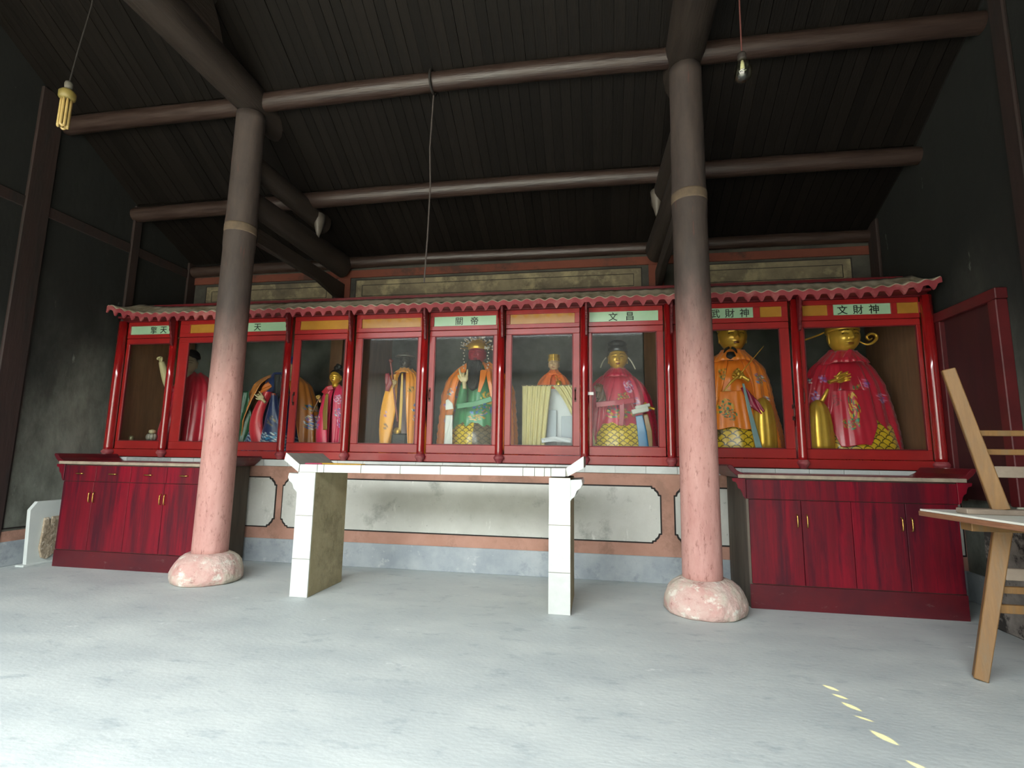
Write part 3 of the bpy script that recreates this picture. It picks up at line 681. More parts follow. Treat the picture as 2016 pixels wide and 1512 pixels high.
sl_ = thing('stone_slab', 'clipped-corner pale marble slab leaning at the left wall behind the cabinet', 'slab', (-5.65, 4.6, 0))
MB().prism([(4.425, 0), (4.395, .548), (4.455, .628), (4.98, .628), (4.98, 0)], -5.67, -5.63, 'x').build('slab', m_marble, sl_, bevel=.004)
MB().prism([(4.38, 0), (4.98, 0), (4.98, .018), (4.38, .018)], -5.70, -5.60, 'x').build('slab_foot', m_marble, sl_, bevel=.003)
rk = [(4.545, .065), (4.515, .16), (4.525, .30), (4.530, .458), (4.575, .462), (4.595, .395), (4.605, .465), (4.82, .47), (4.84, .25), (4.80, .07), (4.66, .085), (4.60, .04)]
b = MB().prism(rk, -5.628, -5.605, 'x').build('rock_inlay', m_rock, sl_, bevel=.008, seg=2, label='rough buff rock set in the slab face')

# ---- stacked trestles at the right
def trestle(label, z0, flip):
    t = thing('trestle', label, 'trestle', (2.01, 3.36, z0 if not flip else .875)); t.rotation_euler.z = -.03
    def Z(h): return (z0 + h) if not flip else (.875 + .83 - h)      # h measured from the feet
    hs = .80 if not flip else .835
    xm = lambda h: 2.01 + (2.195 - 2.01) * (h / .80)
    xr = lambda h: 3.055 - (3.055 - 2.87) * (h / .80)
    for f in (xm, xr):
        MB().bar((f(.005), 3.36, Z(.004)), (f(.80), 3.36, Z(.80)),   .062, .075, up=(.45, 1, 0), wx1=.078, wy1=.075).build('leg', m_wood, t, bevel=.004)
    hb = [.376, .476, .564] if not flip else [.390, .490, .590]
    hbz = hb if not flip else [.83 + .875 - q for q in (1.328, 1.222, 1.112)]
    for k, h in enumerate(hbz):
        wid = (.045, .036, .062)[k] if not flip else (.032, .032, .062)[k]
        MB().bar((xm(h) + .02, 3.36 - (.0 if k < 2 else .03), Z(h)), (xr(h) - .02, 3.36 - (.0 if k < 2 else .03), Z(h)), .026, wid).build('rung', m_woodgrey if k == 2 else m_wood, t, bevel=.003)
    if not flip: MB().box(2.02, 3.07, 3.31, 3.41, .785, .834).build('crossbar', m_wood, t, bevel=.004)
    else: MB().box(2.005, 3.07, 3.31, 3.41, .876, .906).build('crossbar', m_woodgrey, t, bevel=.004)
    return t
trestle('wooden trestle standing upright on the floor under the pale board', 0, False)
trestle('wooden trestle stacked upside down on top of the pale board', .85, True)
bd = thing('board', 'pale topped board with brown edges laid across the wooden trestle', 'board', (1.93, 3.63, .835)); bd.rotation_euler.z = .078
MB().box(1.936, 2.98, 2.10, 3.624, .863, .8755).build('board_face', m_boardtop, bd, bevel=.002)
MB().box(1.93, 2.985, 2.095, 3.63, .8345, .863).build('board_core', m_boardedge, bd, bevel=.003)
tag(MB().lathe([(.08, 0), (.10, .01), (.13, .05), (.165, .085), (.17, .09), (.16, .088), (.12, .05), (.08, .02)], (2.93, 4.03, .722), 32).build('basin', m_basin, None, smooth=True), 'slate blue shallow basin resting on the mottled stone block', 'basin')
tag(MB().lathe([(.03, 0), (.034, .02), (.030, .07), (.036, .11), (.030, .13)], (2.97, 4.32, .722), 14, fn=lambda t, z: 1 + .12 * math.sin(4 * t + z * 40)).build('ornament', mat('pale_green_glaze', '#cfd6c6', '#a9b79c', scale=30, rough=.4), None, smooth=True), 'small knobbly pale green ornament standing on the stone block behind the basin', 'ornament')
tag(MB().prism([(3.62, 0), (4.42, 0), (4.40, .72), (3.62, .72)], 2.75, 3.085, 'x').build('stone_block', m_mottle, None, bevel=.012), 'low mottled grey and black stone block against the right wall', 'block')

# ---- hanging bulbs and string
lb = thing('fluorescent_bulb', 'dusty energy-saving bulb with yellowed tubes hanging on a wire', 'bulb', tuple(onY(130, 165, 2.6)))
c = onY(130, 205, 2.6); cx, cy = c[0], c[1]; zt_ = onY(138, 162, 2.6)[2]; zb_ = onY(124, 250, 2.6)[2]
m_yelpl = mat('yellowed_plastic', '#80703a', '#6c6032', scale=20, rough=.5); m_tubeg = mat('yellowed_tube', '#b09a66', '#a08650', scale=10, rough=.25)
MB().lathe([(.022, 0), (.024, .04), (.02, .055)], (cx, cy, zt_ - .055), 16).build('socket', mat('grey_socket', '#57534a', rough=.7), lb, smooth=True)
MB().lathe([(.036, 0), (.047, .012), (.048, .05), (.034, .068), (.022, .075)], (cx, cy, zt_ - .13), 20).build('ballast', m_yelpl, lb, smooth=True)
for k in range(4):
    a = k * PI / 2 + .4; ax, ay = math.cos(a) * .026, math.sin(a) * .026; bx_, by_ = math.cos(a + .75) * .026, math.sin(a + .75) * .026
    zz = zt_ - .125; ln = zz - zb_
    pth = [(cx + ax, cy + ay, zz), (cx + ax, cy + ay, zb_ + .02), (cx + ax * .8 + bx_ * .2, cy + ay * .8 + by_ * .2, zb_ + .006), (cx + (ax + bx_) / 2, cy + (ay + by_) / 2, zb_), (cx + ax * .2 + bx_ * .8, cy + ay * .2 + by_ * .8, zb_ + .006), (cx + bx_, cy + by_, zb_ + .02), (cx + bx_, cy + by_, zz)]
    MB().tube(pth, .0085, 8).build('glass_tube', m_tubeg, lb, smooth=True)
tp = onY(165, -40, 2.6)
MB().tube([(cx, cy, zt_ - .01), (cx + .02, cy + .01, zt_ + .25), (cx + .05, cy + .03, zt_ + .6), (cx + .09, cy + .03, 5.2), (cx + .10, cy + .02, 5.95)], .0045, 6).build('wire', m_line, lb)
rb = thing('light_bulb', 'clear pear-shaped glass light bulb hanging on a thin wire', 'bulb', tuple(onY(1462, 115, 2.6)))
c = onY(1462, 137, 2.6); cx, cy = c[0], c[1]; zt_ = onY(1458, 112, 2.6)[2]; zb_ = onY(1464, 160, 2.6)[2]; h = zt_ - zb_
m_bulb = glass_mat('bulb_glass', (.86, .86, .72), .10)
MB().lathe([(.002, 0), (.022, .004), (.038, .018), (.046, .042), (.044, .065), (.034, .088), (.024, .105), (.021, .125)], (cx, cy, zb_), 24).build('glass_envelope', m_bulb, rb, smooth=True)
MB().lathe([(.012, 0), (.009, .03), (.006, .05)], (cx, cy, zb_ + .072), 10).build('glass_stem', mat('frosted_stem', '#c9c8ae', rough=.3), rb, smooth=True)
MB().tube([(cx - .018, cy, zb_ + .058), (cx - .006, cy, zb_ + .066), (cx + .006, cy, zb_ + .06), (cx + .018, cy, zb_ + .066)], .0015, 5).build('filament', m_steel, rb)
MB().lathe([(.021, 0), (.023, .01), (.021, .02), (.023, .03), (.017, .045), (.008, .052)], (cx, cy, zb_ + .118), 16).build('socket', mat('black_socket', '#2b2522', rough=.6), rb, smooth=True)
MB().tube([(cx, cy, zb_ + .165), (cx + .003, cy, zb_ + .8), (cx - .004, cy, zb_ + 1.6), (cx, cy + .02, 6.0)], .004, 6).build('wire', mat('red_brown_wire', '#5a2f2a', rough=.7), rb)
st = thing('hanging_cord', 'thin dark cord looped over the upper purlin and hanging down before the shrine', 'cord', tuple(onY(836, 470, 4.37)))
x0, z0 = onY(853, 155, 4.37)[0], 4.77; p1 = onY(835, 556, 4.40)
MB().tube([(x0, 4.37 + .112 * math.cos(a), z0 + .112 * math.sin(a)) for a in np.linspace(0, 2 * PI, 22)], .012, 6).build('cord_loop', m_line, st)
MB().tube([(x0, 4.40, z0 - .10), (x0 - .02, 4.41, 4.1), (x0 + .004, 4.40, 3.7), (p1[0] + .015, 4.40, 3.2), (p1[0], 4.40, p1[2])], .007, 6).build('cord', mat('grey_cord', '#4c4441', rough=.8), st)

# ================================================================== statues
m_satin = mat('satin_cloth', '#fff', attr=True, rough=.34, sheen=.2, coat=.25, bump=.05, bscale=60)
m_paint = mat('painted_wood', '#fff', attr=True, rough=.28, coat=.35)
m_gilt = mat('gilt', '#fff', attr=True, rough=.3, metal=.5, coat=.2)
m_hair = mat('black_beard', '#141312', '#1d1b1a', scale=20, stretch=(8, 8, 1), rough=.6)
GOLD = lin('#d2a03a'); GOLDL = lin('#e0b552')
def C(h): return np.array(lin(h))
def colourize(mb, fn):
    P = np.array(mb.v); mb.c = fn(P); return mb
def const(c): 
    c = np.array(lin(c)); return lambda P: np.tile(c, (len(P), 1))
def smooth_interp(z, zs, vs):
    zs = np.array(zs); vs = np.array(vs); o = np.argsort(zs); zs, vs = zs[o], vs[o]
    zz = np.linspace(zs[0], zs[-1], 200); vv = np.interp(zz, zs, vs)
    k = np.hanning(21); k /= k.sum(); vp = np.pad(vv, 10, 'edge'); vv = np.convolve(vp, k, 'valid')
    return np.interp(z, zz, vv)
def prof_px(cu, Y, pts, cx=None):
    """outline pixels -> [(z, half width)]"""
    out = []
    for u, v in pts:
        p = onY(u, v, Y); q = onY(cu, v, Y); out.append((p[2], abs(p[0] - q[0])))
    return out
def cape(cx, cy, prof, ry, open_top, open_bot, nf=15, amp=.05, seed=0, nu=150, nv=90, lean=0., asym=0.):
    """cloth falling from the neck, open at the front. angle 0 = front (-y)"""
    zs = [p[0] for p in prof]; rs = [p[1] for p in prof]; z = np.linspace(max(zs), min(zs), nv)
    r = smooth_interp(z, zs, rs); t = np.linspace(0, 1, nv)
    op = open_top + (open_bot - open_top) * t ** 1.3
    P = np.zeros((nv, nu, 3)); rg = np.random.default_rng(seed); ph = rg.uniform(0, 6.28, 3)
    for j in range(nv):
        th = np.linspace(op[j] + asym * t[j], 2 * PI - op[j] + asym * t[j], nu)
        w1 = nf * th + ph[0] + 1.2 * np.sin(2 * th + ph[2]) + .8 * t[j]
        f = 1 + amp * (.85 + .55 * t[j]) * ((1.3 - 2.1 * np.abs(np.sin(w1 * .5)) ** .8) * .75 + .4 * np.sin(nf * 1.7 * th + ph[1] + 3 * t[j]))
        P[j, :, 0] = cx + lean * t[j] + np.sin(th) * r[j] * f
        P[j, :, 1] = cy - np.cos(th) * r[j] * ry * f
        P[j, :, 2] = z[j] + .012 * np.sin(th * 5 + ph[1]) * (1 - t[j])
    return MB().grid(P)
def body(cx, cy, prof, ry, nf=11, amp=.03, seed=0, nu=130, nv=80, knees=0., kz=1.6, front=0.):
    zs = [p[0] for p in prof]; rs = [p[1] for p in prof]; z = np.linspace(max(zs), min(zs), nv); r = smooth_interp(z, zs, rs)
    th = np.linspace(0, 2 * PI, nu, endpoint=False); P = np.zeros((nv, nu, 3)); rg = np.random.default_rng(seed); ph = rg.uniform(0, 6.28, 3)
    for j in range(nv):
        t = j / (nv - 1)
        f = 1 + amp * (.3 + .7 * t) * (np.sin(nf * th + ph[0] + np.sin(3 * th + ph[1] + 4 * t)) * .6 + .4 * np.sin(nf * 2.1 * th + ph[2] - 5 * t))
        low = 1 / (1 + math.exp((z[j] - kz) * 26))
        fr = np.clip(np.cos(th), 0, 1)
        kn = 1 + low * (front * fr ** .7 + knees * fr * np.clip(np.sin(th) ** 2 * 4 * (1 - np.sin(th) ** 2), 0, 1))
        P[j, :, 0] = cx + np.sin(th) * r[j] * f; P[j, :, 1] = cy - np.cos(th) * r[j] * ry * f * kn; P[j, :, 2] = z[j]
    return MB().grid(P, closed=True)
def embroider(P, base, spots, hem=None):
    c = base.copy()
    for k, (x, z, rx, rz, pal) in enumerate(spots):
        dx = (P[:, 0] - x) / rx; dz = (P[:, 2] - z) / rz; d = np.hypot(dx, dz); a = np.arctan2(dz, dx)
        n = fnoise(P * np.array([1 / rx, .6 / rx, 1 / rz]), 3.2, 40 + k)
        sw = np.sin(5 * a + 9 * d + 2.5 * n) ; m = (d + .18 * n < 1) & (sw > -.15)
        pal_ = np.array([lin(q) for q in pal]); ix = np.clip(((np.sin(3.1 * a - 7 * d + 3 * n) * .5 + .5) * len(pal_)).astype(int), 0, len(pal_) - 1)
        c[m] = pal_[ix[m]]
    return c
def seigaiha(a, b, rad, h=.72):
    """overlapping scale lines: True on a line"""
    a = a / rad; b = b / rad; best = np.full(a.shape, 9.0); found = np.zeros(a.shape, bool)
    row0 = np.floor(b / h).astype(int)
    for dr in (-2, -1, 0, 1):                   # the front-most (lowest) row that covers the point wins
        row = row0 + dr
        off = (row % 2) * 1.0; cxn = np.round((a - off) / 2) * 2 + off
        d = np.hypot(a - cxn, b - row * h)
        hit = (d <= 1.0) & ~found; best[hit] = 1 - d[hit]; found |= hit
    return best < .17
def scale_col(P, cx, ylw, dark, rad=.046, slant=.0):
    a = P[:, 0] - cx + slant * (P[:, 2] - 1.3); b = P[:, 2]
    ln = seigaiha(a, b, rad); c = np.tile(np.array(lin(ylw)), (len(P), 1))
    pt = fnoise(P, 7, 3) > .35; c[pt] = lin('#6d5a34')
    c[ln] = lin(dark); return c

def head(cx, cy, cz, s, skin, parent, m=None, yaw=0., tilt=0., brow='#2a1c12', lip='#8a4632', rx=.78, rough=0, name='head', ears=True, eyes=True, smile=.02):
    """s: half height of the head. carved face with brow, eyes, nose, lips and chin"""
    nu, nv = 110, 84; th = np.linspace(-PI, PI, nu, endpoint=False); ph = np.linspace(-PI / 2 + .02, PI / 2 - .02, nv)
    T, Q = np.meshgrid(th, ph); x = np.sin(T) * np.cos(Q); y = -np.cos(T) * np.cos(Q); z = np.sin(Q)
    jaw = 1 - .20 * np.clip(-z, 0, 1) ** 1.6
    X = x * rx * jaw; Yv = y * .88 * (1 - .10 * np.clip(-z, 0, 1) ** 2); Zv = z * 1.0
    fw = np.clip(-y, 0, 1) ** .5; a = X; b = Zv; g = lambda u, s_: np.exp(-(u / s_) ** 2); A = np.abs(a)
    d = .17 * g(a, .10) * g(b + .17, .13) + .10 * g(a, .075) * g(b - .06, .22) + .07 * g(A - .10, .06) * g(b + .22, .06)
    d += -.075 * g(A - .30, .15) * g(b - .10, .085) + .055 * g(A - .30, .12) * g(b - .085, .05) + .035 * g(A - .30, .22) * g(b - .25, .06)
    d += .05 * g(A - .38, .18) * g(b + .22, .18) + .075 * g(a, .19) * g(b + .44 + smile * 0, .045) + .065 * g(a, .15) * g(b + .54, .045) - .045 * g(a, .24) * g(b + .49, .02)
    d += .06 * g(a, .18) * g(b + .74, .12) - .03 * g(a, .2) * g(b + .63, .05)
    Yv = Yv - d * fw
    P = np.stack([X, Yv, Zv], 2)
    cols = np.tile(np.array(lin(skin)), (nv * nu, 1)); fa, fb, ff = a.ravel(), b.ravel(), (y.ravel() < -.2); FA = np.abs(fa)
    bz = .30 + .07 * np.cos((FA - .34) / .30 * PI / 2) - .05
    if brow: cols[ff & (FA > .10) & (FA < .58) & (np.abs(fb - bz) < .026 * (1.1 - FA))] = lin(brow)
    if eyes:
        cols[ff & (FA > .16) & (FA < .47) & (np.abs(fb - .10 + .05 * ((FA - .31) / .15) ** 2) < .021)] = lin('#18110c')
    if lip: cols[ff & (FA < .19 - .9 * np.abs(fb + .49)) & (np.abs(fb + .49 - .35 * fa * fa) < .062)] = lin(lip)
    P = P.reshape(-1, 3) * s
    M_ = np.array(Matrix.Rotation(yaw, 3, 'Z') @ Matrix.Rotation(tilt, 3, 'X'))
    P = P @ M_.T + np.array([cx, cy, cz])
    mb = MB().grid(P.reshape(nv, nu, 3), closed=True); mb.c = cols
    o = mb.build(name, m or m_paint, parent, smooth=True)
    if ears:
        e = MB()
        for sx in (-1, 1):
            c = np.array([sx * rx * s * .97, .04 * s, .0]) @ M_.T + np.array([cx, cy, cz])
            e.lathe([(.01 * s, -.42 * s), (.075 * s, -.36 * s), (.07 * s, -.2 * s), (.085 * s, 0), (.12 * s, .16 * s), (.09 * s, .26 * s), (.01 * s, .30 * s)], tuple(c), 14, .55, 1.25)
            ee = MB(); ee.v, ee.f = e.v, e.f; e = MB(); colourize(ee, const(skin)); ee.build('ear', m or m_paint, o, smooth=True)
    # neck
    nk = MB().lathe([(.52 * s, 0), (.46 * s, .25 * s), (.50 * s, .6 * s)], (cx, cy + .05 * s, cz - 1.35 * s), 20); colourize(nk, const(skin)); nk.build('neck', m or m_paint, o, smooth=True)
    return o
def hand(c, M3, s, skin, parent, m=None, curl=(.2, .2, .2, .2), thumb=.5, mirror=1, spread=.10):
    """palm in the local XZ plane, fingers along +Z, palm facing -Y; s = palm length"""
    b = MB(); 
    b.tube([(0, 0, -.75 * s), (0, 0, -.3 * s), (0, 0, 0)], [.30 * s, .29 * s, .33 * s], 12, True, .72)
    b.ball((0, 0, .38 * s), .46 * s, 14, 10, (1.0, .46, 1.05))
    for k in range(4):
        bx = (k - 1.5) * .225 * s * mirror; L_ = (.78, .90, .84, .64)[k] * s; cr = curl[k]; p = Vector((bx, 0, .68 * s)); ang = 0.; path = [Vector((bx * .8, 0, .40 * s)), p]; a0 = (k - 1.5) * spread * mirror
        for q in range(3):
            ang += cr; d = Vector((math.sin(a0) * math.cos(ang), -math.sin(ang), math.cos(ang) * math.cos(a0))); p = p + d * L_ * (.44, .32, .24)[q]; path.append(p)
        b.tube(path, [.12 * s, .118 * s, .108 * s, .098 * s, .065 * s], 8)
    tx = -.40 * s * mirror
    b.tube([(-.22 * s * mirror, 0, .12 * s), (tx, -.06 * s, .34 * s), (tx - .20 * s * mirror * math.cos(thumb), -.14 * s, .58 * s), (tx - .24 * s * mirror * math.cos(thumb) , -.2 * s, .80 * s)], [.15 * s, .14 * s, .115 * s, .075 * s], 8)
    P = np.array(b.v) @ np.array(M3).T + np.array(c); b.v = [tuple(p) for p in P]
    colourize(b, const(skin)); o = b.build('hand', m or m_paint, parent, smooth=True)
    rm = o.modifiers.new('merge', 'REMESH'); rm.mode = 'VOXEL'; rm.voxel_size = s * .034; rm.use_smooth_shade = True
    sm = o.modifiers.new('soft', 'SMOOTH'); sm.iterations = 3
    if m in (None,): o.data.materials.clear(); o.data.materials.append(plain_paint(skin))
    else: o.data.materials.clear(); o.data.materials.append(m if m is not m_gilt else m_goldplain)
    return o
m_goldplain = mat('gold_leaf', '#d8a63a', '#e2b650', scale=9, rough=.3, metal=.6)
def plain_paint(h): return mat('paint_' + str(h).strip('#'), h, rough=.35, coat=.2)
def rot(rx=0, ry=0, rz=0): return np.array(Matrix.Rotation(rz, 3, 'Z') @ Matrix.Rotation(ry, 3, 'Y') @ Matrix.Rotation(rx, 3, 'X'))
def strip(pts, wid, name, m, parent, n=(0, 1, 0), solid=.004, wave=0.):
    """ribbon along points; wid: width(s)"""
    k = len(pts)
    if not hasattr(wid, '__len__'): wid = [wid] * k
    rows = []
    ts = np.linspace(0, k - 1, 26); PP = np.array([[np.interp(t, range(k), [p[i] for p in pts]) for i in range(3)] for t in ts]); W = np.interp(ts, range(k), wid)
    for i in range(len(ts)):
        d = PP[min(i + 1, 25)] - PP[max(i - 1, 0)]; sd_ = np.cross(d, n); sd_ /= np.linalg.norm(sd_) + 1e-9
        rows.append([PP[i] + sd_ * W[i] * q + np.array(n) * wave * math.sin(q * 9 + i * .35) for q in np.linspace(-.5, .5, 9)])
    return MB().grid(np.array(rows)).build(name, m, parent, smooth=True, solid=solid)
DRG = ['#c9962f', '#d9b24a', '#7a5316', '#2f7a55']
FLW = ['#8a5fb0', '#c9a7d8', '#4f6fb8', '#d98aa8']
BLU = ['#2d63b5', '#54a0d0', '#1f7f6c', '#e8e6da']
def fcol(base, spots=(), hemz=None, hemc=None):
    def f(P):
        c = np.tile(np.array(lin(base)), (len(P), 1)); c = np.clip(c * 1.3 * (1 + .06 * fnoise(P, 5, 9))[:, None], 0, .9)
        c = embroider(P, c, spots)
        if hemz: c[P[:, 2] < hemz] = lin(hemc)
        return c
    return f
def sp(u, v, Y, rx, rz, pal): p = onY(u, v, Y); return (p[0], p[2], rx, rz, pal)
def prof_at(cx, Y, pts): 
    return [(onY(u, v, Y)[2], abs(onY(u, v, Y)[0] - cx)) for u, v in pts]
def statue(label, cu, v, Y):
    p = onY(cu, v, Y); return thing('deity_statue', label, 'statue', (p[0], Y, ZF + .012), None), p[0]
ZB = ZF + .014

def wpt(u, v, Y): return tuple(onY(u, v, Y))
def lower(prof, f=1.0):
    z, r = prof[-1]; return prof + [(ZB, r * f)]
def sword(p0, p1, parent, m, w0=.016, w1=.004):
    MB().tube([p0, tuple(np.array(p0) * .15 + np.array(p1) * .85), p1], [w0, w0 * .8, w1], 8, True, .35).build('sword', m, parent, smooth=True)
m_gold2 = m_goldplain
m_red_c = '#a3162b'; m_or = '#d2711f'

def collar(cx, cy, z, r0, r1, h, colr, parent, sy=.95):
    pf = [(r0 * .93, 0), (r0, .012), (r0 * 1.05, -.005), (r0 + (r1 - r0) * .4, -h * .35), (r0 + (r1 - r0) * .75, -h * .65), (r1, -h)]
    b = MB(); nu = 96; P = np.zeros((len(pf), nu, 3))
    for j, (r, dz) in enumerate(pf):
        th = np.linspace(0, 2 * PI, nu, endpoint=False); f = 1 + .035 * np.sin(19 * th + 1.5 * np.sin(3 * th)) * min(1, j / 2)
        P[j] = np.stack([cx + np.sin(th) * r * f, cy - np.cos(th) * r * f * sy, np.full(nu, z + dz) + .004 * np.sin(7 * th)], 1)
    b.grid(P, closed=True); colourize(b, fcol(colr)).build('collar', m_satin, parent, smooth=True, solid=.006)
def front_panel(cx, cy, z0, z1, r0, r1, ry, ta, tb, colfn, parent, taper=.0, nf=4, amp=.009, seed=1):
    nv, nu = 60, 90; P = np.zeros((nv, nu, 3))
    for j in range(nv):
        t = j / (nv - 1); mid = (ta + tb) / 2; hw = (tb - ta) / 2 * (1 - taper * max(0, t - .6) / .4); th = np.linspace(mid - hw, mid + hw, nu); r = r0 + (r1 - r0) * t
        f = 1 + amp * np.sin(th * nf * 4 + seed + 2 * t) + amp * .6 * np.sin(th * nf * 9 - 3 * t)
        P[j] = np.stack([cx + np.sin(th) * r * f, cy - np.cos(th) * r * ry * f, np.full(nu, z0 + (z1 - z0) * t) + .012 * np.sin(th * 9 + seed) * t], 1)
    b = MB().grid(P); return colourize(b, colfn).build('robe_front', m_satin, parent, smooth=True, solid=.006)
# ---- statue in the rightmost bay: gilt, red cape, winged cap
st9, cx = statue('large gilt seated statue in red cape, curled wings on its cap', 1652, 700, 5.72)
Y9 = 5.72
pr9 = lower(prof_at(cx, Y9, [(1667, 702), (1690, 709), (1712, 724), (1735, 758), (1752, 805), (1764, 850), (1770, 886)]), 1.0)
b = cape(cx, Y9, pr9, .62, .10, .85, nf=19, amp=.06, seed=3, asym=-.12)
colourize(b, fcol(m_red_c, [sp(1625, 745, 5.5, .03, .04, FLW), sp(1612, 780, 5.5, .035, .05, FLW), sp(1705, 755, 5.5, .03, .05, FLW), sp(1733, 785, 5.55, .05, .05, FLW), sp(1602, 745, 5.5, .03, .03, BLU)])).build('cape', m_satin, st9, smooth=True, solid=.008)
b = body(cx, Y9, [(2.30, .09), (2.2, .2), (2.0, .29), (1.6, .33), (1.38, .36)], .74, nf=8, amp=.045, seed=5)
colourize(b, fcol(m_red_c, [sp(1688, 775, 5.5, .05, .10, DRG), sp(1700, 810, 5.5, .13, .13, DRG), sp(1655, 780, 5.5, .06, .07, ['#8b1f2e', '#6b3a2a', m_red_c])])).build('robe', m_satin, st9, smooth=True)
b = body(cx + .06, Y9, [(1.62, .30), (1.5, .37), (1.3, .42), (ZB, .43)], .78, nf=6, amp=.03, seed=6, nu=420, nv=120)
colourize(b, lambda P: scale_col(P, cx, '#d9b020', '#3a2c0a', .050, .25)).build('scaled_skirt', m_satin, st9, smooth=True)
p = wpt(1617, 850, 5.40)
def kn(t, z): return 1 + .035 * math.sin(9 * t + 1.5 * z) + .02 * math.sin(17 * t)
MB().lathe([(.125, 0), (.125, .25), (.118, .40), (.105, .50), (.085, .57), (.055, .62), (.02, .645), (.003, .65)], (p[0], 5.44, ZB), 48, 1, .8, fn=kn).build('gilt_knee', m_goldplain, st9, smooth=True)
front_panel(cx + .03, Y9, 1.85, 1.31, .33, .44, .82, -.72, .32, fcol(m_red_c, [sp(1655, 785, 5.36, .05, .06, ['#8b1f2e', '#6b3a2a', m_red_c]), sp(1688, 800, 5.36, .05, .15, DRG), sp(1680, 835, 5.36, .07, .06, ['#2f7a55', '#c9962f', '#7a5316'])]), st9, taper=.45, seed=2)
h9 = head(cx, 5.60, onY(1652, 697, 5.6)[2] + .168, .17, '#dcab40', st9, m_gilt, yaw=.10, rx=.86, lip='#7a4a18', brow='#4a2f10')
c = np.array([cx, 5.62, onY(1652, 655, 5.6)[2]])
MB().lathe([(.150, 0), (.156, .02), (.150, .04), (.150, .10), (.135, .15), (.10, .18), (.02, .19)], tuple(c), 32, 1, 1.05).build('cap', m_goldplain, st9, smooth=True)
wing = [wpt(1682, 664, 5.62), wpt(1692, 672, 5.6), wpt(1705, 678, 5.58), wpt(1716, 676, 5.57), wpt(1725, 668, 5.57), wpt(1724, 660, 5.57), wpt(1714, 657, 5.57), wpt(1706, 663, 5.57), wpt(1711, 669, 5.57), wpt(1717, 666, 5.57)]
MB().tube(wing, [.010, .010, .013, .018, .020, .020, .018, .015, .013, .008], 10, True, .7).build('cap_wing', m_goldplain, st9, smooth=True)
MB().tube([wpt(1622, 655, 5.62), wpt(1605, 662, 5.6), wpt(1585, 669, 5.58), wpt(1570, 672, 5.58)], [.010, .010, .010, .014], 10).build('cap_wing', m_goldplain, st9, smooth=True)
strip([wpt(1666, 712, 5.47), wpt(1668, 700, 5.46), wpt(1675, 688, 5.45)], [.10, .06, .03], 'collar_tip', plain_paint(m_red_c), st9)
p = np.array(wpt(1650, 744, 5.36))
hand(p + np.array([-.02, 0, -.02]), rot(0, 1.25, 0), .095, '#dcab40', st9, m_goldplain, curl=(.5, .5, .5, .5))
MB().tube([wpt(1634, 752, 5.33), wpt(1648, 748, 5.32), wpt(1660, 742, 5.315), wpt(1668, 737, 5.315), wpt(1664, 734, 5.315), wpt(1652, 739, 5.315), wpt(1642, 741, 5.32)], [.012, .016, .016, .013, .011, .010, .008], 10, True, .6).build('sceptre', m_goldplain, st9, smooth=True)
MB().tube([wpt(1618, 790, 5.37), wpt(1626, 775, 5.36), wpt(1630, 766, 5.36)], [.022, .018, .012], 10).build('sleeve_cuff', m_goldplain, st9, smooth=True)

collar(cx, 5.62, onY(1652, 699, 5.6)[2] + .02, .115, .21, .12, m_red_c, st9)

# ---- statue with the sword
st8, cx = statue('large gilt statue in orange cape holding a golden sword upright', 1438, 700, 5.72)
pr8 = lower(prof_at(cx, 5.72, [(1458, 698), (1480, 705), (1500, 724), (1512, 757), (1520, 800), (1533, 845), (1540, 882)]))
b = cape(cx, 5.72, pr8, .62, .22, 1.0, nf=20, amp=.06, seed=13)
colourize(b, fcol(m_or, [sp(1500, 745, 5.5, .05, .06, BLU + DRG), sp(1512, 785, 5.5, .03, .04, BLU), sp(1425, 735, 5.5, .05, .06, DRG)])).build('cape', m_satin, st8, smooth=True, solid=.008)
b = body(cx, 5.72, [(2.32, .09), (2.2, .2), (2.0, .28), (1.6, .32), (1.36, .34)], .76, nf=8, amp=.04, seed=15)
colourize(b, fcol(m_or, [sp(1428, 790, 5.5, .10, .14, DRG), sp(1448, 800, 5.5, .05, .09, ['#1f7a5a', '#c98f2c', '#7a4316']), sp(1430, 815, 5.5, .12, .06, ['#3f7ea8', '#a5481a', '#c9962f'])])).build('robe', m_satin, st8, smooth=True)
b = body(cx + .03, 5.72, [(1.60, .28), (1.5, .34), (1.3, .38), (ZB, .38)], .80, nf=6, amp=.03, seed=16, nu=420, nv=120)
colourize(b, lambda P: scale_col(P, cx, '#d9b020', '#3a2c0a', .050, -.2)).build('scaled_skirt', m_satin, st8, smooth=True)
p = wpt(1508, 850, 5.40)
MB().lathe([(.118, 0), (.118, .28), (.112, .42), (.10, .53), (.08, .60), (.05, .65), (.02, .672), (.003, .676)], (p[0], 5.46, ZB), 48, 1, .8, fn=kn).build('gilt_knee', m_goldplain, st8, smooth=True)
strip([wpt(1462, 762, 5.42), wpt(1480, 790, 5.40), wpt(1502, 812, 5.38)], [.03, .10, .05], 'red_lining', plain_paint('#9c1b3f'), st8, wave=.01)
strip([wpt(1463, 755, 5.40), wpt(1476, 810, 5.37), wpt(1495, 886, 5.34)], [.02, .035, .06], 'pale_ribbon', plain_paint('#7f9a9c'), st8)
front_panel(cx + .02, 5.72, 1.85, 1.47, .31, .385, .82, -.75, .35, fcol(m_or, [sp(1428, 800, 5.4, .09, .09, DRG), sp(1440, 815, 5.4, .06, .06, ['#1f7a5a', '#c98f2c', '#7a4316'])]), st8, taper=.1, seed=4)
head(cx, 5.60, onY(1438, 694, 5.6)[2] + .165, .168, '#cf9f3c', st8, m_gilt, yaw=.05, rx=.84, lip='#5a2a14', brow='#2f1e0c')
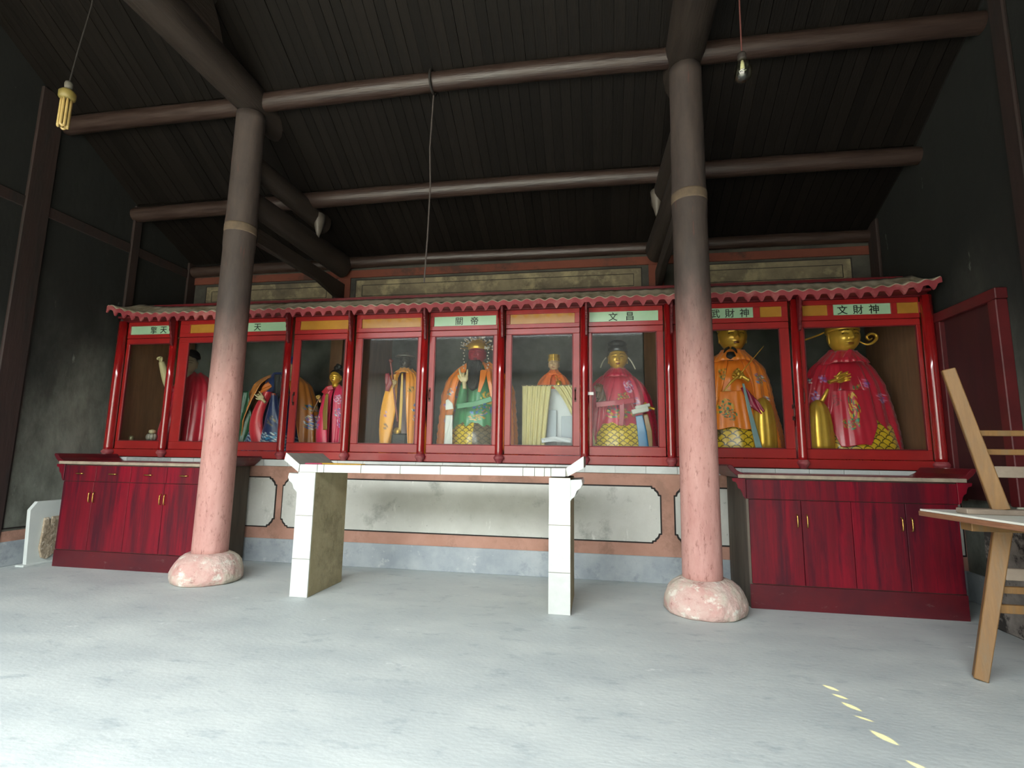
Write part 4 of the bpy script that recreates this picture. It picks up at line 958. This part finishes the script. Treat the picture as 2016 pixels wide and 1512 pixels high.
MB().lathe([(.148, 0), (.155, .02), (.150, .05), (.150, .10), (.12, .15), (.02, .17)], (cx, 5.61, onY(1438, 652, 5.6)[2]), 32).build('cap', m_goldplain, st8, smooth=True)
for sx in (-1, 1):
    MB().tube([wpt(1438 + sx * 2, 684, 5.43), wpt(1438 + sx * 9, 688, 5.435), wpt(1438 + sx * 13, 695, 5.46)], [.012, .014, .004], 8).build('moustache', m_hair, st8, smooth=True)
MB().tube([wpt(1438, 694, 5.47), wpt(1439, 701, 5.46), wpt(1439, 710, 5.47)], [.035, .050, .02], 10, True, .6).build('beard', m_hair, st8, smooth=True)
hand(np.array(wpt(1462, 742, 5.38)), rot(-.3, -.9, 0), .10, '#cf9f3c', st8, m_goldplain, curl=(1.1, 1.1, 1.1, 1.1), thumb=.9)
sword(wpt(1458, 735, 5.34), wpt(1504, 681, 5.34), st8, m_goldplain)
MB().tube([wpt(1455, 740, 5.34), wpt(1440, 752, 5.34), wpt(1423, 772, 5.34)], [.014, .012, .003], 8).build('sword_hilt', m_goldplain, st8, smooth=True)
MB().ball(wpt(1454, 736, 5.335), .026, 14, 10).build('sword_guard', m_goldplain, st8, smooth=True)

collar(cx, 5.62, onY(1438, 697, 5.6)[2] + .02, .115, .20, .11, m_or, st8)

# ---- black-capped gilt statue in the bay signed 文昌
st7, cx = statue('gilt-faced statue in crimson cape and black cap with a white tablet', 1216, 735, 5.72)
pr7 = lower(prof_at(cx, 5.72, [(1228, 733), (1246, 740), (1264, 756), (1278, 785), (1286, 820), (1291, 850), (1295, 882)]))
b = cape(cx, 5.72, pr7, .66, .12, .95, nf=19, amp=.06, seed=23, asym=.10)
colourize(b, fcol('#a81a3a', [sp(1237, 760, 5.5, .05, .07, ['#c98ab8', '#8a5fb0', '#e6c7d8']), sp(1252, 790, 5.5, .03, .05, FLW), sp(1280, 800, 5.5, .03, .04, FLW)])).build('cape', m_satin, st7, smooth=True, solid=.008)
b = body(cx, 5.72, [(2.15, .07), (2.08, .15), (1.9, .22), (1.6, .28), (1.36, .30)], .85, nf=8, amp=.045, seed=25)
colourize(b, fcol('#a81a3a', [sp(1222, 780, 5.5, .04, .04, DRG), sp(1237, 778, 5.5, .05, .05, DRG), sp(1220, 815, 5.5, .14, .06, DRG + ['#1f6f55']), sp(1205, 800, 5.5, .06, .05, ['#5a3a6a', '#1f6f55', '#a81a3a'])])).build('robe', m_satin, st7, smooth=True)
b = body(cx, 5.72, [(1.55, .25), (1.45, .31), (1.3, .34), (ZB, .34)], .90, nf=6, amp=.03, seed=26, nu=420, nv=120)
colourize(b, lambda P: scale_col(P, cx, '#d9b820', '#3a2f0a', .040, .12)).build('scaled_skirt', m_satin, st7, smooth=True)
strip([wpt(1172, 797, 5.42), wpt(1210, 793, 5.40), wpt(1250, 788, 5.42)], .055, 'belt', plain_paint('#a81a3a'), st7)
strip([wpt(1224, 790, 5.41), wpt(1225, 815, 5.40), wpt(1222, 838, 5.40)], .05, 'belt_tail', plain_paint('#9c1734'), st7)
strip([wpt(1258, 818, 5.39), wpt(1264, 850, 5.37), wpt(1268, 886, 5.36)], [.07, .09, .10], 'blue_ribbon', plain_paint('#2b6f9c'), st7)
strip([wpt(1271, 815, 5.40), wpt(1278, 850, 5.38), wpt(1280, 886, 5.37)], [.04, .06, .05], 'ochre_ribbon', plain_paint('#8a6a3a'), st7)
head(cx, 5.64, onY(1216, 729.5, 5.64)[2] + .125, .127, '#dcab40', st7, m_gilt, rx=.82, lip='#7a3a18', brow='#2f1e0c')
zc = onY(1216, 694, 5.64)[2]; m_blk = mat('black_lacquer', '#17181a', '#202123', scale=8, rough=.3, coat=.4)
MB().lathe([(.106, 0), (.110, .01), (.109, .045), (.104, .052), (.100, .058), (.104, .075), (.100, .105), (.078, .125), (.02, .132), (.002, .133)], (cx, 5.65, zc), 36, 1, 1.1).build('cap', m_blk, st7, smooth=True)
MB().tube([wpt(1193, 704, 5.62), wpt(1187, 712, 5.6), wpt(1182, 724, 5.6)], .007, 8).build('cap_ribbon', plain_paint('#b9b3a0'), st7, smooth=True)
MB().tube([wpt(1237, 704, 5.62), wpt(1244, 713, 5.6), wpt(1251, 727, 5.6)], .007, 8).build('cap_ribbon', plain_paint('#b9b3a0'), st7, smooth=True)
p = np.array(wpt(1262, 806, 5.36)); M3 = Matrix.Rotation(-.22, 3, 'Y')
for q, (dx, dz, L_, t) in enumerate(((.015, .03, .15, .034), (-.01, -.012, .17, .05))):
    bb = MB().box(-L_ / 2, L_ / 2, -.03, .03, -t / 2, t / 2); bb.v = [tuple(np.array(M3 @ Vector(v)) + p + np.array([dx, 0, dz])) for v in bb.v]
    bb.build('tablet', plain_paint('#b9b9b0'), st7, bevel=.005)
hand(np.array(wpt(1279, 802, 5.40)), rot(0, -1.2, 0), .07, '#dcab40', st7, m_goldplain, curl=(.9, .9, .9, .9))
hand(np.array(wpt(1178, 772, 5.44)), rot(0, .2, 0), .08, '#6a4426', st7, plain_paint('#6a4426'), curl=(.7, .7, .7, .7))
strip([wpt(1180, 765, 5.45), wpt(1184, 785, 5.44), wpt(1178, 800, 5.44)], [.08, .10, .06], 'sleeve', plain_paint('#5c3c2a'), st7, wave=.01)

collar(cx, 5.655, onY(1216, 731, 5.64)[2] + .012, .085, .16, .085, '#a81a3a', st7)

# ---- small statue behind the cream curtain
st6, cx = statue('small pale-faced statue with gold box cap above the cream curtain', 1091, 735, 5.86)
pr6 = lower(prof_at(cx, 5.86, [(1099, 733), (1112, 740), (1122, 752), (1129, 775), (1132, 800)]))
b = cape(cx, 5.86, pr6, .75, .10, .9, nf=12, amp=.05, seed=33)
colourize(b, fcol('#d9682a', [sp(1093, 745, 5.7, .06, .03, ['#c9a02f', '#b5381f'])])).build('cape', m_satin, st6, smooth=True, solid=.006)
b = body(cx, 5.86, [(2.12, .05), (2.05, .11), (1.9, .15), (1.5, .17), (ZB, .19)], .9, nf=8, amp=.03, seed=35)
colourize(b, fcol('#c4511f', [])).build('robe', m_satin, st6, smooth=True)
head(cx, 5.82, onY(1091, 731, 5.82)[2] + .078, .08, '#c9a780', st6, m_paint, rx=.80)
MB().lathe([(.068, 0), (.070, .004), (.070, .035), (.064, .038), (.066, .06), (.070, .075), (.062, .082), (.002, .084)], (cx, 5.825, onY(1091, 712, 5.82)[2]), 8).build('cap', m_goldplain, st6, bevel=.004)
MB().lathe([(.03, 0), (.036, .03), (.034, .07), (.02, .09), (.002, .092)], wpt(1100, 765, 5.70), 14).build('offering_jar', m_goldplain, st6, smooth=True)

collar(cx, 5.83, onY(1091, 733, 5.82)[2] + .012, .052, .10, .05, '#d9682a', st6)
nc = thing('curtained_box', 'cream curtain drawn aside over a white paper backing inside the showcase', 'curtain', (-.55, 5.6, ZB))
m_cream = mat('cream_curtain', '#d9cf9c', '#c9bd88', scale=7, stretch=(6, 1, .4), rough=.75)
m_paper = mat('white_paper', '#dfe3e8', '#d4d9df', scale=3, rough=.8)
zt_ = wpt(1060, 760, 5.5)[2]; xL = wpt(1029, 800, 5.5)[0]; xR = wpt(1150, 800, 5.5)[0]; xA = wpt(1087, 770, 5.5)[0]
def curtain(xt0, xt1, xb0, xb1, sd_):
    nv, nu = 50, 70; P = np.zeros((nv, nu, 3))
    for j in range(nv):
        t = j / (nv - 1); sw = t ** .75; u = np.linspace(0, 1, nu)
        x = (xt0 + (xt1 - xt0) * u) * (1 - sw) + (xb0 + (xb1 - xb0) * u) * sw
        P[j, :, 0] = x; P[j, :, 1] = 5.46 + .018 * np.sin(u * 2 * PI * 5 + sd_) * (.4 + .6 * t) + .008 * np.sin(u * 2 * PI * 11 + 2 * t); P[j, :, 2] = zt_ - (zt_ - ZB) * t
    return MB().grid(P)
curtain(xL, xA, xL + .005, xL + .24, 0).build('curtain', m_cream, nc, smooth=True, solid=.003)
curtain(xA, xR, xA + .43, xR + .14, 1).build('curtain', m_cream, nc, smooth=True, solid=.003)
MB().tube([(xL - .01, 5.46, zt_), (xR + .03, 5.46, zt_)], .006, 8).build('curtain_rail', m_woodgrey, nc)
MB().box(xL + .02, xR + .02, 5.595, 5.605, ZB, zt_ - .02).build('paper_backing', m_paper, nc)
for u0, u1, vt in ((1077, 1096, 808), (1106, 1128, 820)):
    a = wpt(u0, vt, 5.6); c_ = wpt(u1, vt, 5.6); MB().box(a[0], c_[0], 5.55, 5.565, ZB, a[2]).build('card', mat('pale_blue_card', '#bcc5d0', rough=.7), nc, bevel=.002)
strip([wpt(1066, 868, 5.44), wpt(1090, 864, 5.43), wpt(1125, 868, 5.44)], .05, 'folded_paper', m_paper, nc, wave=.006)

# ---- red-faced bearded statue
st5, cx = statue('red-faced statue with long black beard, pearl crown, orange cape and green robe', 943, 720, 5.74)
pr5 = lower(prof_at(cx, 5.74, [(925, 715), (906, 727), (885, 748), (876, 775), (872, 815), (868, 850), (866, 880)]))
b = cape(cx, 5.74, pr5, .66, .42, .95, nf=20, amp=.06, seed=43)
colourize(b, fcol('#d9761f', [sp(883, 771, 5.5, .05, .04, BLU), sp(900, 770, 5.5, .02, .07, FLW), sp(876, 800, 5.55, .03, .03, FLW), sp(873, 828, 5.55, .03, .03, FLW)])).build('cape', m_satin, st5, smooth=True, solid=.008)
b = body(cx, 5.74, [(2.2, .07), (2.1, .16), (1.95, .22), (1.75, .25), (1.55, .29), (1.45, .30)], .85, nf=9, amp=.05, seed=45)
colourize(b, fcol('#2c7a4a', [sp(945, 806, 5.5, .12, .08, ['#2d63b5', '#4f8fc8', '#d9a53a', '#2c7a4a']), sp(938, 822, 5.5, .10, .03, ['#d9a53a', '#c98f2c']), sp(958, 780, 5.5, .08, .07, ['#d9b83a', '#c99a2c'])])).build('robe', m_satin, st5, smooth=True)
b = body(cx, 5.74, [(1.53, .26), (1.42, .32), (1.3, .34), (ZB, .34)], .92, nf=7, amp=.035, seed=46, nu=420, nv=120)
def c5(P):
    c = scale_col(P, cx, '#dcba20', '#3a2f0a', .042, .15); gm = (P[:, 0] > cx + .02) & (fnoise(P, 5, 77) > -.1)
    g = scale_col(P, cx, '#6a5a3c', '#2f2717', .042, .15); c[gm] = g[gm]; return c
colourize(b, c5).build('scaled_skirt', m_satin, st5, smooth=True)
strip([wpt(899, 800, 5.40), wpt(935, 795, 5.38), wpt(968, 785, 5.40)], .055, 'sash', plain_paint('#3a8a5c'), st5)
head(cx, 5.64, onY(943, 700, 5.64)[2] + .01, .125, '#8f2433', st5, m_paint, rx=.80, lip='#5a1018', brow='#3a0d12')
bd5 = []
for j in range(40):
    t = j / 39; z0 = onY(943, 709, 5.5)[2]; z1 = onY(938, 761, 5.5)[2]; z = z0 + (z1 - z0) * t; wv = .085 * (1 - .25 * t) * (1 - .3 * max(0, t - .8) / .2) if t > .12 else .085 * (.7 + t * 2.5)
    row = []
    for k in range(40):
        u = k / 39 * 2 - 1; row.append((cx - .01 * t + u * wv + .006 * math.sin(k * 2.1 + 8 * t), 5.535 - .012 * t - .035 * math.sqrt(max(0, 1 - u * u)) + .006 * math.sin(k * 1.9), z - .018 * (1 if k % 3 == 0 else 0) * (t > .9) - .03 * (1 - abs(u)) * t))
    bd5.append(row)
MB().grid(np.array(bd5)).build('beard', m_hair, st5, smooth=True, solid=.02)
zc = onY(943, 689, 5.64)[2]
MB().lathe([(.106, 0), (.112, .006), (.108, .03), (.112, .055), (.10, .065), (.08, .10), (.03, .125), (.002, .13)], (cx, 5.65, zc), 32, fn=lambda t, z: 1 + .02 * math.sin(14 * t)).build('crown', m_goldplain, st5, smooth=True)
prl = MB(); wir = MB(); rg = np.random.default_rng(5)
for k in range(58):
    a = rg.uniform(-.35, PI + .35); rr = rg.uniform(.10, .20); x = cx + math.cos(a) * rr; z = zc + .03 + math.sin(a) * rr * .62; y = 5.62 - rg.uniform(0, .12)
    prl.ball((x, y, z), rg.uniform(.008, .012), 8, 6); wir.tube([(cx + math.cos(a) * .09, 5.63, zc + .03 + math.sin(a) * .05), (x, y, z)], .0018, 4)
for sx in (-1, 1):
    for k in range(7): prl.ball((cx + sx * (.135 + .01 * (k % 2)), 5.58, zc - .01 - .035 * k), .009, 8, 6)
o = prl.build('pearls', mat('pearl', '#d8cfc0', rough=.15, coat=.5), st5, smooth=True); o['kind'] = 'stuff'
o = wir.build('crown_wires', m_goldplain, st5); o['kind'] = 'stuff'
hand(np.array(wpt(914, 752, 5.40)), rot(0, -.08, 0), .105, '#cbb98c', st5, None, curl=(.05, 1.1, 1.1, .05), thumb=.9, mirror=1)
MB().tube([wpt(914, 757, 5.42), wpt(912, 775, 5.46), wpt(908, 800, 5.52)], [.035, .05, .07], 12).build('forearm', plain_paint('#2c7a4a'), st5, smooth=True)
strip([wpt(880, 787, 5.40), wpt(884, 797, 5.39), wpt(885, 806, 5.39)], [.03, .085, .09], 'white_scarf', plain_paint('#d9d8d2'), st5)
strip([wpt(884, 817, 5.39), wpt(883, 850, 5.37), wpt(882, 884, 5.36)], [.085, .085, .10], 'white_scarf', plain_paint('#d2d2cc'), st5, wave=.004)
strip([wpt(953, 728, 5.52), wpt(949, 750, 5.46), wpt(943, 772, 5.44)], [.08, .06, .03], 'cape_tie', plain_paint('#d9761f'), st5)
strip([wpt(961, 730, 5.52), wpt(963, 750, 5.48), wpt(972, 790, 5.46)], [.05, .04, .05], 'cape_edge', plain_paint('#d9761f'), st5)

# ---- silver-hatted statue on a dark block
st4, cx = statue('silver-headed statue in orange robe with wide-brimmed hat and red staff', 799, 735, 5.74)
pr4 = lower(prof_at(cx, 5.74, [(808, 727), (818, 734), (828, 752), (832, 800), (835, 850), (836, 874)]))
b = cape(cx + .005, 5.74, pr4, .8, .28, .55, nf=12, amp=.05, seed=53)
colourize(b, fcol('#d98a24', [sp(818, 800, 5.55, .06, .07, BLU), sp(818, 822, 5.55, .05, .05, FLW + BLU), sp(805, 765, 5.55, .03, .04, DRG), sp(760, 840, 5.6, .03, .09, ['#7a4a14', '#c98a1c'])])).build('robe', m_satin, st4, smooth=True, solid=.008)
b = body(cx, 5.76, [(2.15, .05), (2.05, .12), (1.85, .14), (1.5, .15), (1.40, .15)], .8, nf=6, amp=.03, seed=55)
colourize(b, fcol('#4a1218')).build('inner_robe', m_satin, st4, smooth=True)
MB().box(wpt(776, 870, 5.7)[0], wpt(806, 870, 5.7)[0], 5.60, 5.84, ZB, wpt(790, 853, 5.6)[2]).build('pedestal', mat('black_stone', '#262a2b', '#171a1b', scale=12, rough=.6, bump=.6, bscale=14), st4, bevel=.02)
MB().tube([(cx - .03, 5.66, 1.42), (cx - .035, 5.62, wpt(790, 850, 5.6)[2] + .01)], [.05, .04], 12).build('foot', m_goldplain, st4, smooth=True)
strip([wpt(792, 735, 5.55), wpt(790, 790, 5.53), wpt(787, 848, 5.53)], [.02, .035, .03], 'yellow_ribbon', plain_paint('#c99a1c'), st4)
# hanging left sleeve
slv = np.array(wpt(770, 745, 5.52)); rows = []
for j in range(40):
    t = j / 39; c_ = np.array(wpt(777 - 20 * t ** .7, 738 + 137 * t, 5.56 - .02 * t)); wv = .03 + .055 * math.sin(PI * min(1, t * .75 + .08)); th = np.linspace(0, 2 * PI, 30, endpoint=False)
    rows.append(np.stack([c_[0] + np.cos(th) * wv * (1 + .1 * np.sin(5 * th + 6 * t)), c_[1] + np.sin(th) * .035, np.full(30, c_[2])], 1))
b = MB().grid(np.array(rows), closed=True); colourize(b, fcol('#d9921f', [sp(757, 815, 5.5, .025, .03, FLW), sp(758, 838, 5.5, .02, .05, ['#6a4414', '#d9921f'])])).build('sleeve', m_satin, st4, smooth=True)
strip([wpt(762, 735, 5.50), wpt(765, 755, 5.49), wpt(762, 770, 5.49)], [.05, .08, .04], 'red_cuff', plain_paint('#8a1f2b'), st4, wave=.006)
head(cx, 5.70, onY(797, 728, 5.7)[2] + .088, .09, '#57534e', st4, mat('dull_silver', '#fff', attr=True, rough=.3, metal=.6), rx=.80, brow='#2a2826', lip='#3f3a36')
MB().lathe([(.055, -.005), (.118, -.012), (.120, -.004), (.10, .008), (.06, .03), (.045, .045), (.002, .05)], (cx, 5.70, onY(799, 702, 5.7)[2]), 32).build('hat', mat('silver_paint', '#77736c', '#8c887f', scale=9, rough=.35, metal=.5), st4, smooth=True)
MB().tube([wpt(769, 711, 5.50), wpt(773, 745, 5.50), wpt(778, 790, 5.50), wpt(783, 830, 5.52)], .011, 10).build('staff', plain_paint('#7a2f25'), st4, smooth=True)
MB().lathe([(.012, 0), (.026, .015), (.026, .03), (.012, .045)], wpt(769, 714, 5.50), 14).build('staff_head', plain_paint('#7a2f25'), st4, smooth=True)
hand(np.array(wpt(776, 757, 5.47)), rot(0, .3, 0), .055, '#b0905a', st4, None, curl=(1.1, 1.1, 1.1, 1.1), thumb=.9)

collar(cx, 5.705, onY(797, 729, 5.7)[2] + .01, .06, .12, .05, '#d98a24', st4)

# ---- lady statue
st3, cx = statue('golden-faced lady statue with black bun and pink-red flowered robe', 668, 762, 5.66)
pr3 = lower(prof_at(cx, 5.66, [(660, 760), (648, 766), (638, 782), (634, 820), (633, 872)]))
b = cape(cx, 5.66, pr3, .75, .06, .15, nf=13, amp=.05, seed=63)
colourize(b, fcol('#b8234a', [sp(664, 785, 5.5, .05, .05, ['#c98ab8', '#e0b8cc', '#8a2f4a']), sp(664, 812, 5.5, .05, .05, BLU + FLW), sp(665, 832, 5.5, .03, .06, FLW)])).build('robe', m_satin, st3, smooth=True, solid=.006)
head(cx - .02, 5.60, onY(663, 757, 5.6)[2] + .082, .085, '#dcab40', st3, m_gilt, rx=.82, brow='#3a2810')
zc = onY(663, 738, 5.6)[2]
MB().lathe([(.072, -.03), (.078, 0), (.075, .03), (.055, .055), (.02, .066), (.002, .068)], (cx - .02, 5.625, zc), 24).build('hair', m_hair, st3, smooth=True)
for dx, dz, r in ((-.01, .085, .035), (.02, .10, .03), (.0, .12, .022)): MB().ball((cx - .02 + dx, 5.63, zc + dz), r, 14, 10).build('hair_bun', m_hair, st3, smooth=True)
rows = []
for j in range(36):
    t = j / 35; c_ = np.array(wpt(648 - 14 * math.sin(PI * t * .6), 768 + 104 * t, 5.50)); wv = .045 + .03 * t; th = np.linspace(0, 2 * PI, 28, endpoint=False)
    rows.append(np.stack([c_[0] + np.cos(th) * wv * (1 + .09 * np.sin(5 * th + 5 * t)), c_[1] + np.sin(th) * .035, np.full(28, c_[2])], 1))
b = MB().grid(np.array(rows), closed=True); colourize(b, fcol('#c22b4c', [sp(623, 822, 5.45, .03, .05, BLU), sp(622, 838, 5.45, .03, .05, FLW)])).build('sleeve', m_satin, st3, smooth=True)
strip([wpt(644, 775, 5.455), wpt(640, 810, 5.45), wpt(640, 846, 5.45)], [.03, .06, .05], 'gold_lining', plain_paint('#8a6a2c'), st3)
strip([wpt(637, 775, 5.46), wpt(645, 765, 5.46), wpt(655, 762, 5.48)], [.07, .06, .05], 'red_collar', plain_paint('#b0202f'), st3)
hand(np.array(wpt(629, 786, 5.44)), rot(0, -.3, 0), .05, '#c9a25a', st3, None, curl=(1.1, 1.1, 1.1, 1.1), thumb=.9)
MB().tube([wpt(632, 780, 5.43), wpt(622, 797, 5.42), wpt(616, 812, 5.42)], .007, 8).build('wand', plain_paint('#7a4a2a'), st3, smooth=True)

# ---- blue-robed bearded statue, half hidden by a pillar
st2, cx = statue('black-bearded statue in blue robe and orange cape behind the shrine pillar', 560, 740, 5.82)
pr2 = lower(prof_at(cx, 5.82, [(577, 738), (594, 744), (610, 758), (619, 790), (624, 830), (626, 870)]))
b = cape(cx, 5.82, pr2, .62, .55, 1.0, nf=13, amp=.05, seed=73)
colourize(b, fcol('#a8641f', [sp(600, 800, 5.6, .06, .05, BLU + DRG), sp(603, 825, 5.6, .07, .07, FLW + BLU), sp(605, 838, 5.6, .08, .04, BLU)])).build('cape', m_satin, st2, smooth=True, solid=.008)
b = body(cx - .06, 5.80, [(2.15, .07), (2.05, .16), (1.85, .21), (1.6, .27), (1.3, .36), (ZB, .38)], .75, nf=7, amp=.05, seed=75)
def c2(P):
    c = fcol('#16264f', [sp(540, 830, 5.5, .05, .06, ['#3f4f7a', '#7a6a4a']), sp(545, 775, 5.5, .03, .03, ['#a5481a'])])(P); lo = P[:, 2] < 1.39 + .02 * np.sin(P[:, 0] * 40)
    wv = np.sin(P[:, 2] * 160 + 2.5 * np.sin(P[:, 0] * 50)); c[lo & (wv > .1)] = lin('#3f8fb8'); c[lo & (wv > .8)] = lin('#c9d8da'); return c
colourize(b, c2).build('robe', m_satin, st2, smooth=True)
h2 = onY(573, 728, 5.7)[0]
head(h2, 5.70, onY(560, 742, 5.7)[2] + .10, .115, '#b59a72', st2, m_paint, rx=.8)
MB().lathe([(.098, 0), (.10, .03), (.095, .08), (.06, .12), (.01, .13)], (h2, 5.71, onY(560, 721, 5.7)[2]), 24).build('cap', plain_paint('#1c2f63'), st2, smooth=True)
MB().grid(np.array([[(h2 - .05 + (k / 19 * 2 - 1) * .085 * (1 - .35 * j / 19), 5.585 - .03 * math.sqrt(max(0, 1 - (k / 19 * 2 - 1) ** 2)) + .005 * math.sin(k * 2.1), onY(555, 738 + 46 * j / 19, 5.6)[2]) for k in range(20)] for j in range(20)])).build('beard', m_hair, st2, smooth=True, solid=.015)
rows = []
for j in range(40):
    t = j / 39; c_ = np.array(wpt(528 - 20 * math.sin(PI * min(1, t * .8)) - 5 * t, 772 + 100 * t, 5.52)); wv = .05 + .05 * t; th = np.linspace(0, 2 * PI, 28, endpoint=False)
    rows.append(np.stack([c_[0] + np.cos(th) * wv * (1 + .07 * np.sin(5 * th + 5 * t)), c_[1] + np.sin(th) * .05, np.full(28, c_[2])], 1))
b = MB().grid(np.array(rows), closed=True); colourize(b, fcol('#b3222e')).build('red_sleeve', m_satin, st2, smooth=True)
rows = []
for j in range(40):
    t = j / 39; c_ = np.array(wpt(541 - 8 * t, 775 + 98 * t, 5.48)); wv = .03 + .11 * t; th = np.linspace(0, 2 * PI, 28, endpoint=False)
    rows.append(np.stack([c_[0] + np.cos(th) * wv * (1 + .06 * np.sin(5 * th + 5 * t)), c_[1] + np.sin(th) * .045, np.full(28, c_[2])], 1))
b = MB().grid(np.array(rows), closed=True); colourize(b, c2).build('blue_sleeve', m_satin, st2, smooth=True)
hand(np.array(wpt(517, 786, 5.45)), rot(0, -.75, .2), .075, '#c4b487', st2, None, curl=(.1, .8, .9, .3), thumb=.4)
strip([wpt(532, 756, 5.50), wpt(520, 766, 5.49), wpt(512, 775, 5.49)], [.09, .07, .02], 'orange_shoulder', plain_paint('#c4661c'), st2, wave=.008)
strip([wpt(484, 770, 5.66), wpt(482, 820, 5.64), wpt(480, 872, 5.62)], [.10, .16, .18], 'green_cloth', plain_paint('#1c4a2f'), st2, wave=.012)

# ---- statue with the raised arm
st1, cx = statue('bare-headed statue in plain red robe raising one clenched fist', 385, 745, 5.66)
pr1 = lower(prof_at(cx, 5.66, [(393, 735), (404, 741), (414, 755), (420, 790), (422, 830), (424, 868)]))
b = cape(cx, 5.66, pr1, .8, .02, .02, nf=9, amp=.07, seed=83)
colourize(b, fcol('#a3182b')).build('robe', m_satin, st1, smooth=True, solid=.006)
head(cx - .035, 5.56, onY(381, 735, 5.56)[2] + .115, .122, '#c2b596', st1, m_paint, yaw=.55, rx=.80, lip='#7a5a48')
MB().lathe([(.094, 0), (.097, .02), (.085, .07), (.05, .105), (.01, .115)], (cx - .03, 5.60, onY(381, 706, 5.6)[2]), 24).build('hair', m_hair, st1, smooth=True)
MB().tube([wpt(372, 752, 5.62), wpt(352, 768, 5.56), wpt(336, 768, 5.50)], [.075, .065, .05], 14).build('upper_arm', plain_paint('#a3182b'), st1, smooth=True)
MB().tube([wpt(337, 772, 5.50), wpt(329, 750, 5.48), wpt(322, 728, 5.47), wpt(318, 713, 5.46)], [.045, .050, .040, .030], 14).build('forearm', plain_paint('#c2b489'), st1, smooth=True)
hand(np.array(wpt(317.5, 713, 5.46)), rot(0, -.25, -.5), .075, '#c2b489', st1, None, curl=(1.25, 1.25, 1.25, 1.25), thumb=1.0)

# ---- small offerings in the first bay
o1 = thing('lotus_ornament', 'small pale lotus ornament standing in the first showcase bay', 'ornament', wpt(298, 868, 5.45)[:2] + (ZB,))
p = wpt(298, 866, 5.45)
MB().lathe([(.04, 0), (.03, .03), (.02, .10), (.03, .15), (.05, p[2] - ZB)], (p[0], 5.45, ZB), 20).build('stem_vase', plain_paint('#4a4a44'), o1, smooth=True)
for k in range(8):
    a = k * PI / 4; MB().ball((p[0] + .035 * math.cos(a), 5.45 + .035 * math.sin(a), p[2] + .035), .026, 10, 8, (1, 1, 1.5)).build('petal', plain_paint('#8c8478'), o1, smooth=True)
MB().lathe([(.02, 0), (.038, .02), (.036, .045), (.01, .055)], (p[0], 5.45, p[2] + .07), 18).build('bud', plain_paint('#b3a583'), o1, smooth=True)
p = wpt(258, 866, 5.45)
tag(MB().lathe([(.028, 0), (.04, .05), (.034, .12), (.02, p[2] - ZB - .01), (.024, p[2] - ZB + .012), (.028, p[2] - ZB + .03), (.016, p[2] - ZB + .05), (.002, p[2] - ZB + .052)], (p[0], 5.45, ZB), 18).build('offering_vase', plain_paint('#8d8460'), None, smooth=True), 'little round-topped olive vase in the corner of the first showcase bay', 'vase')
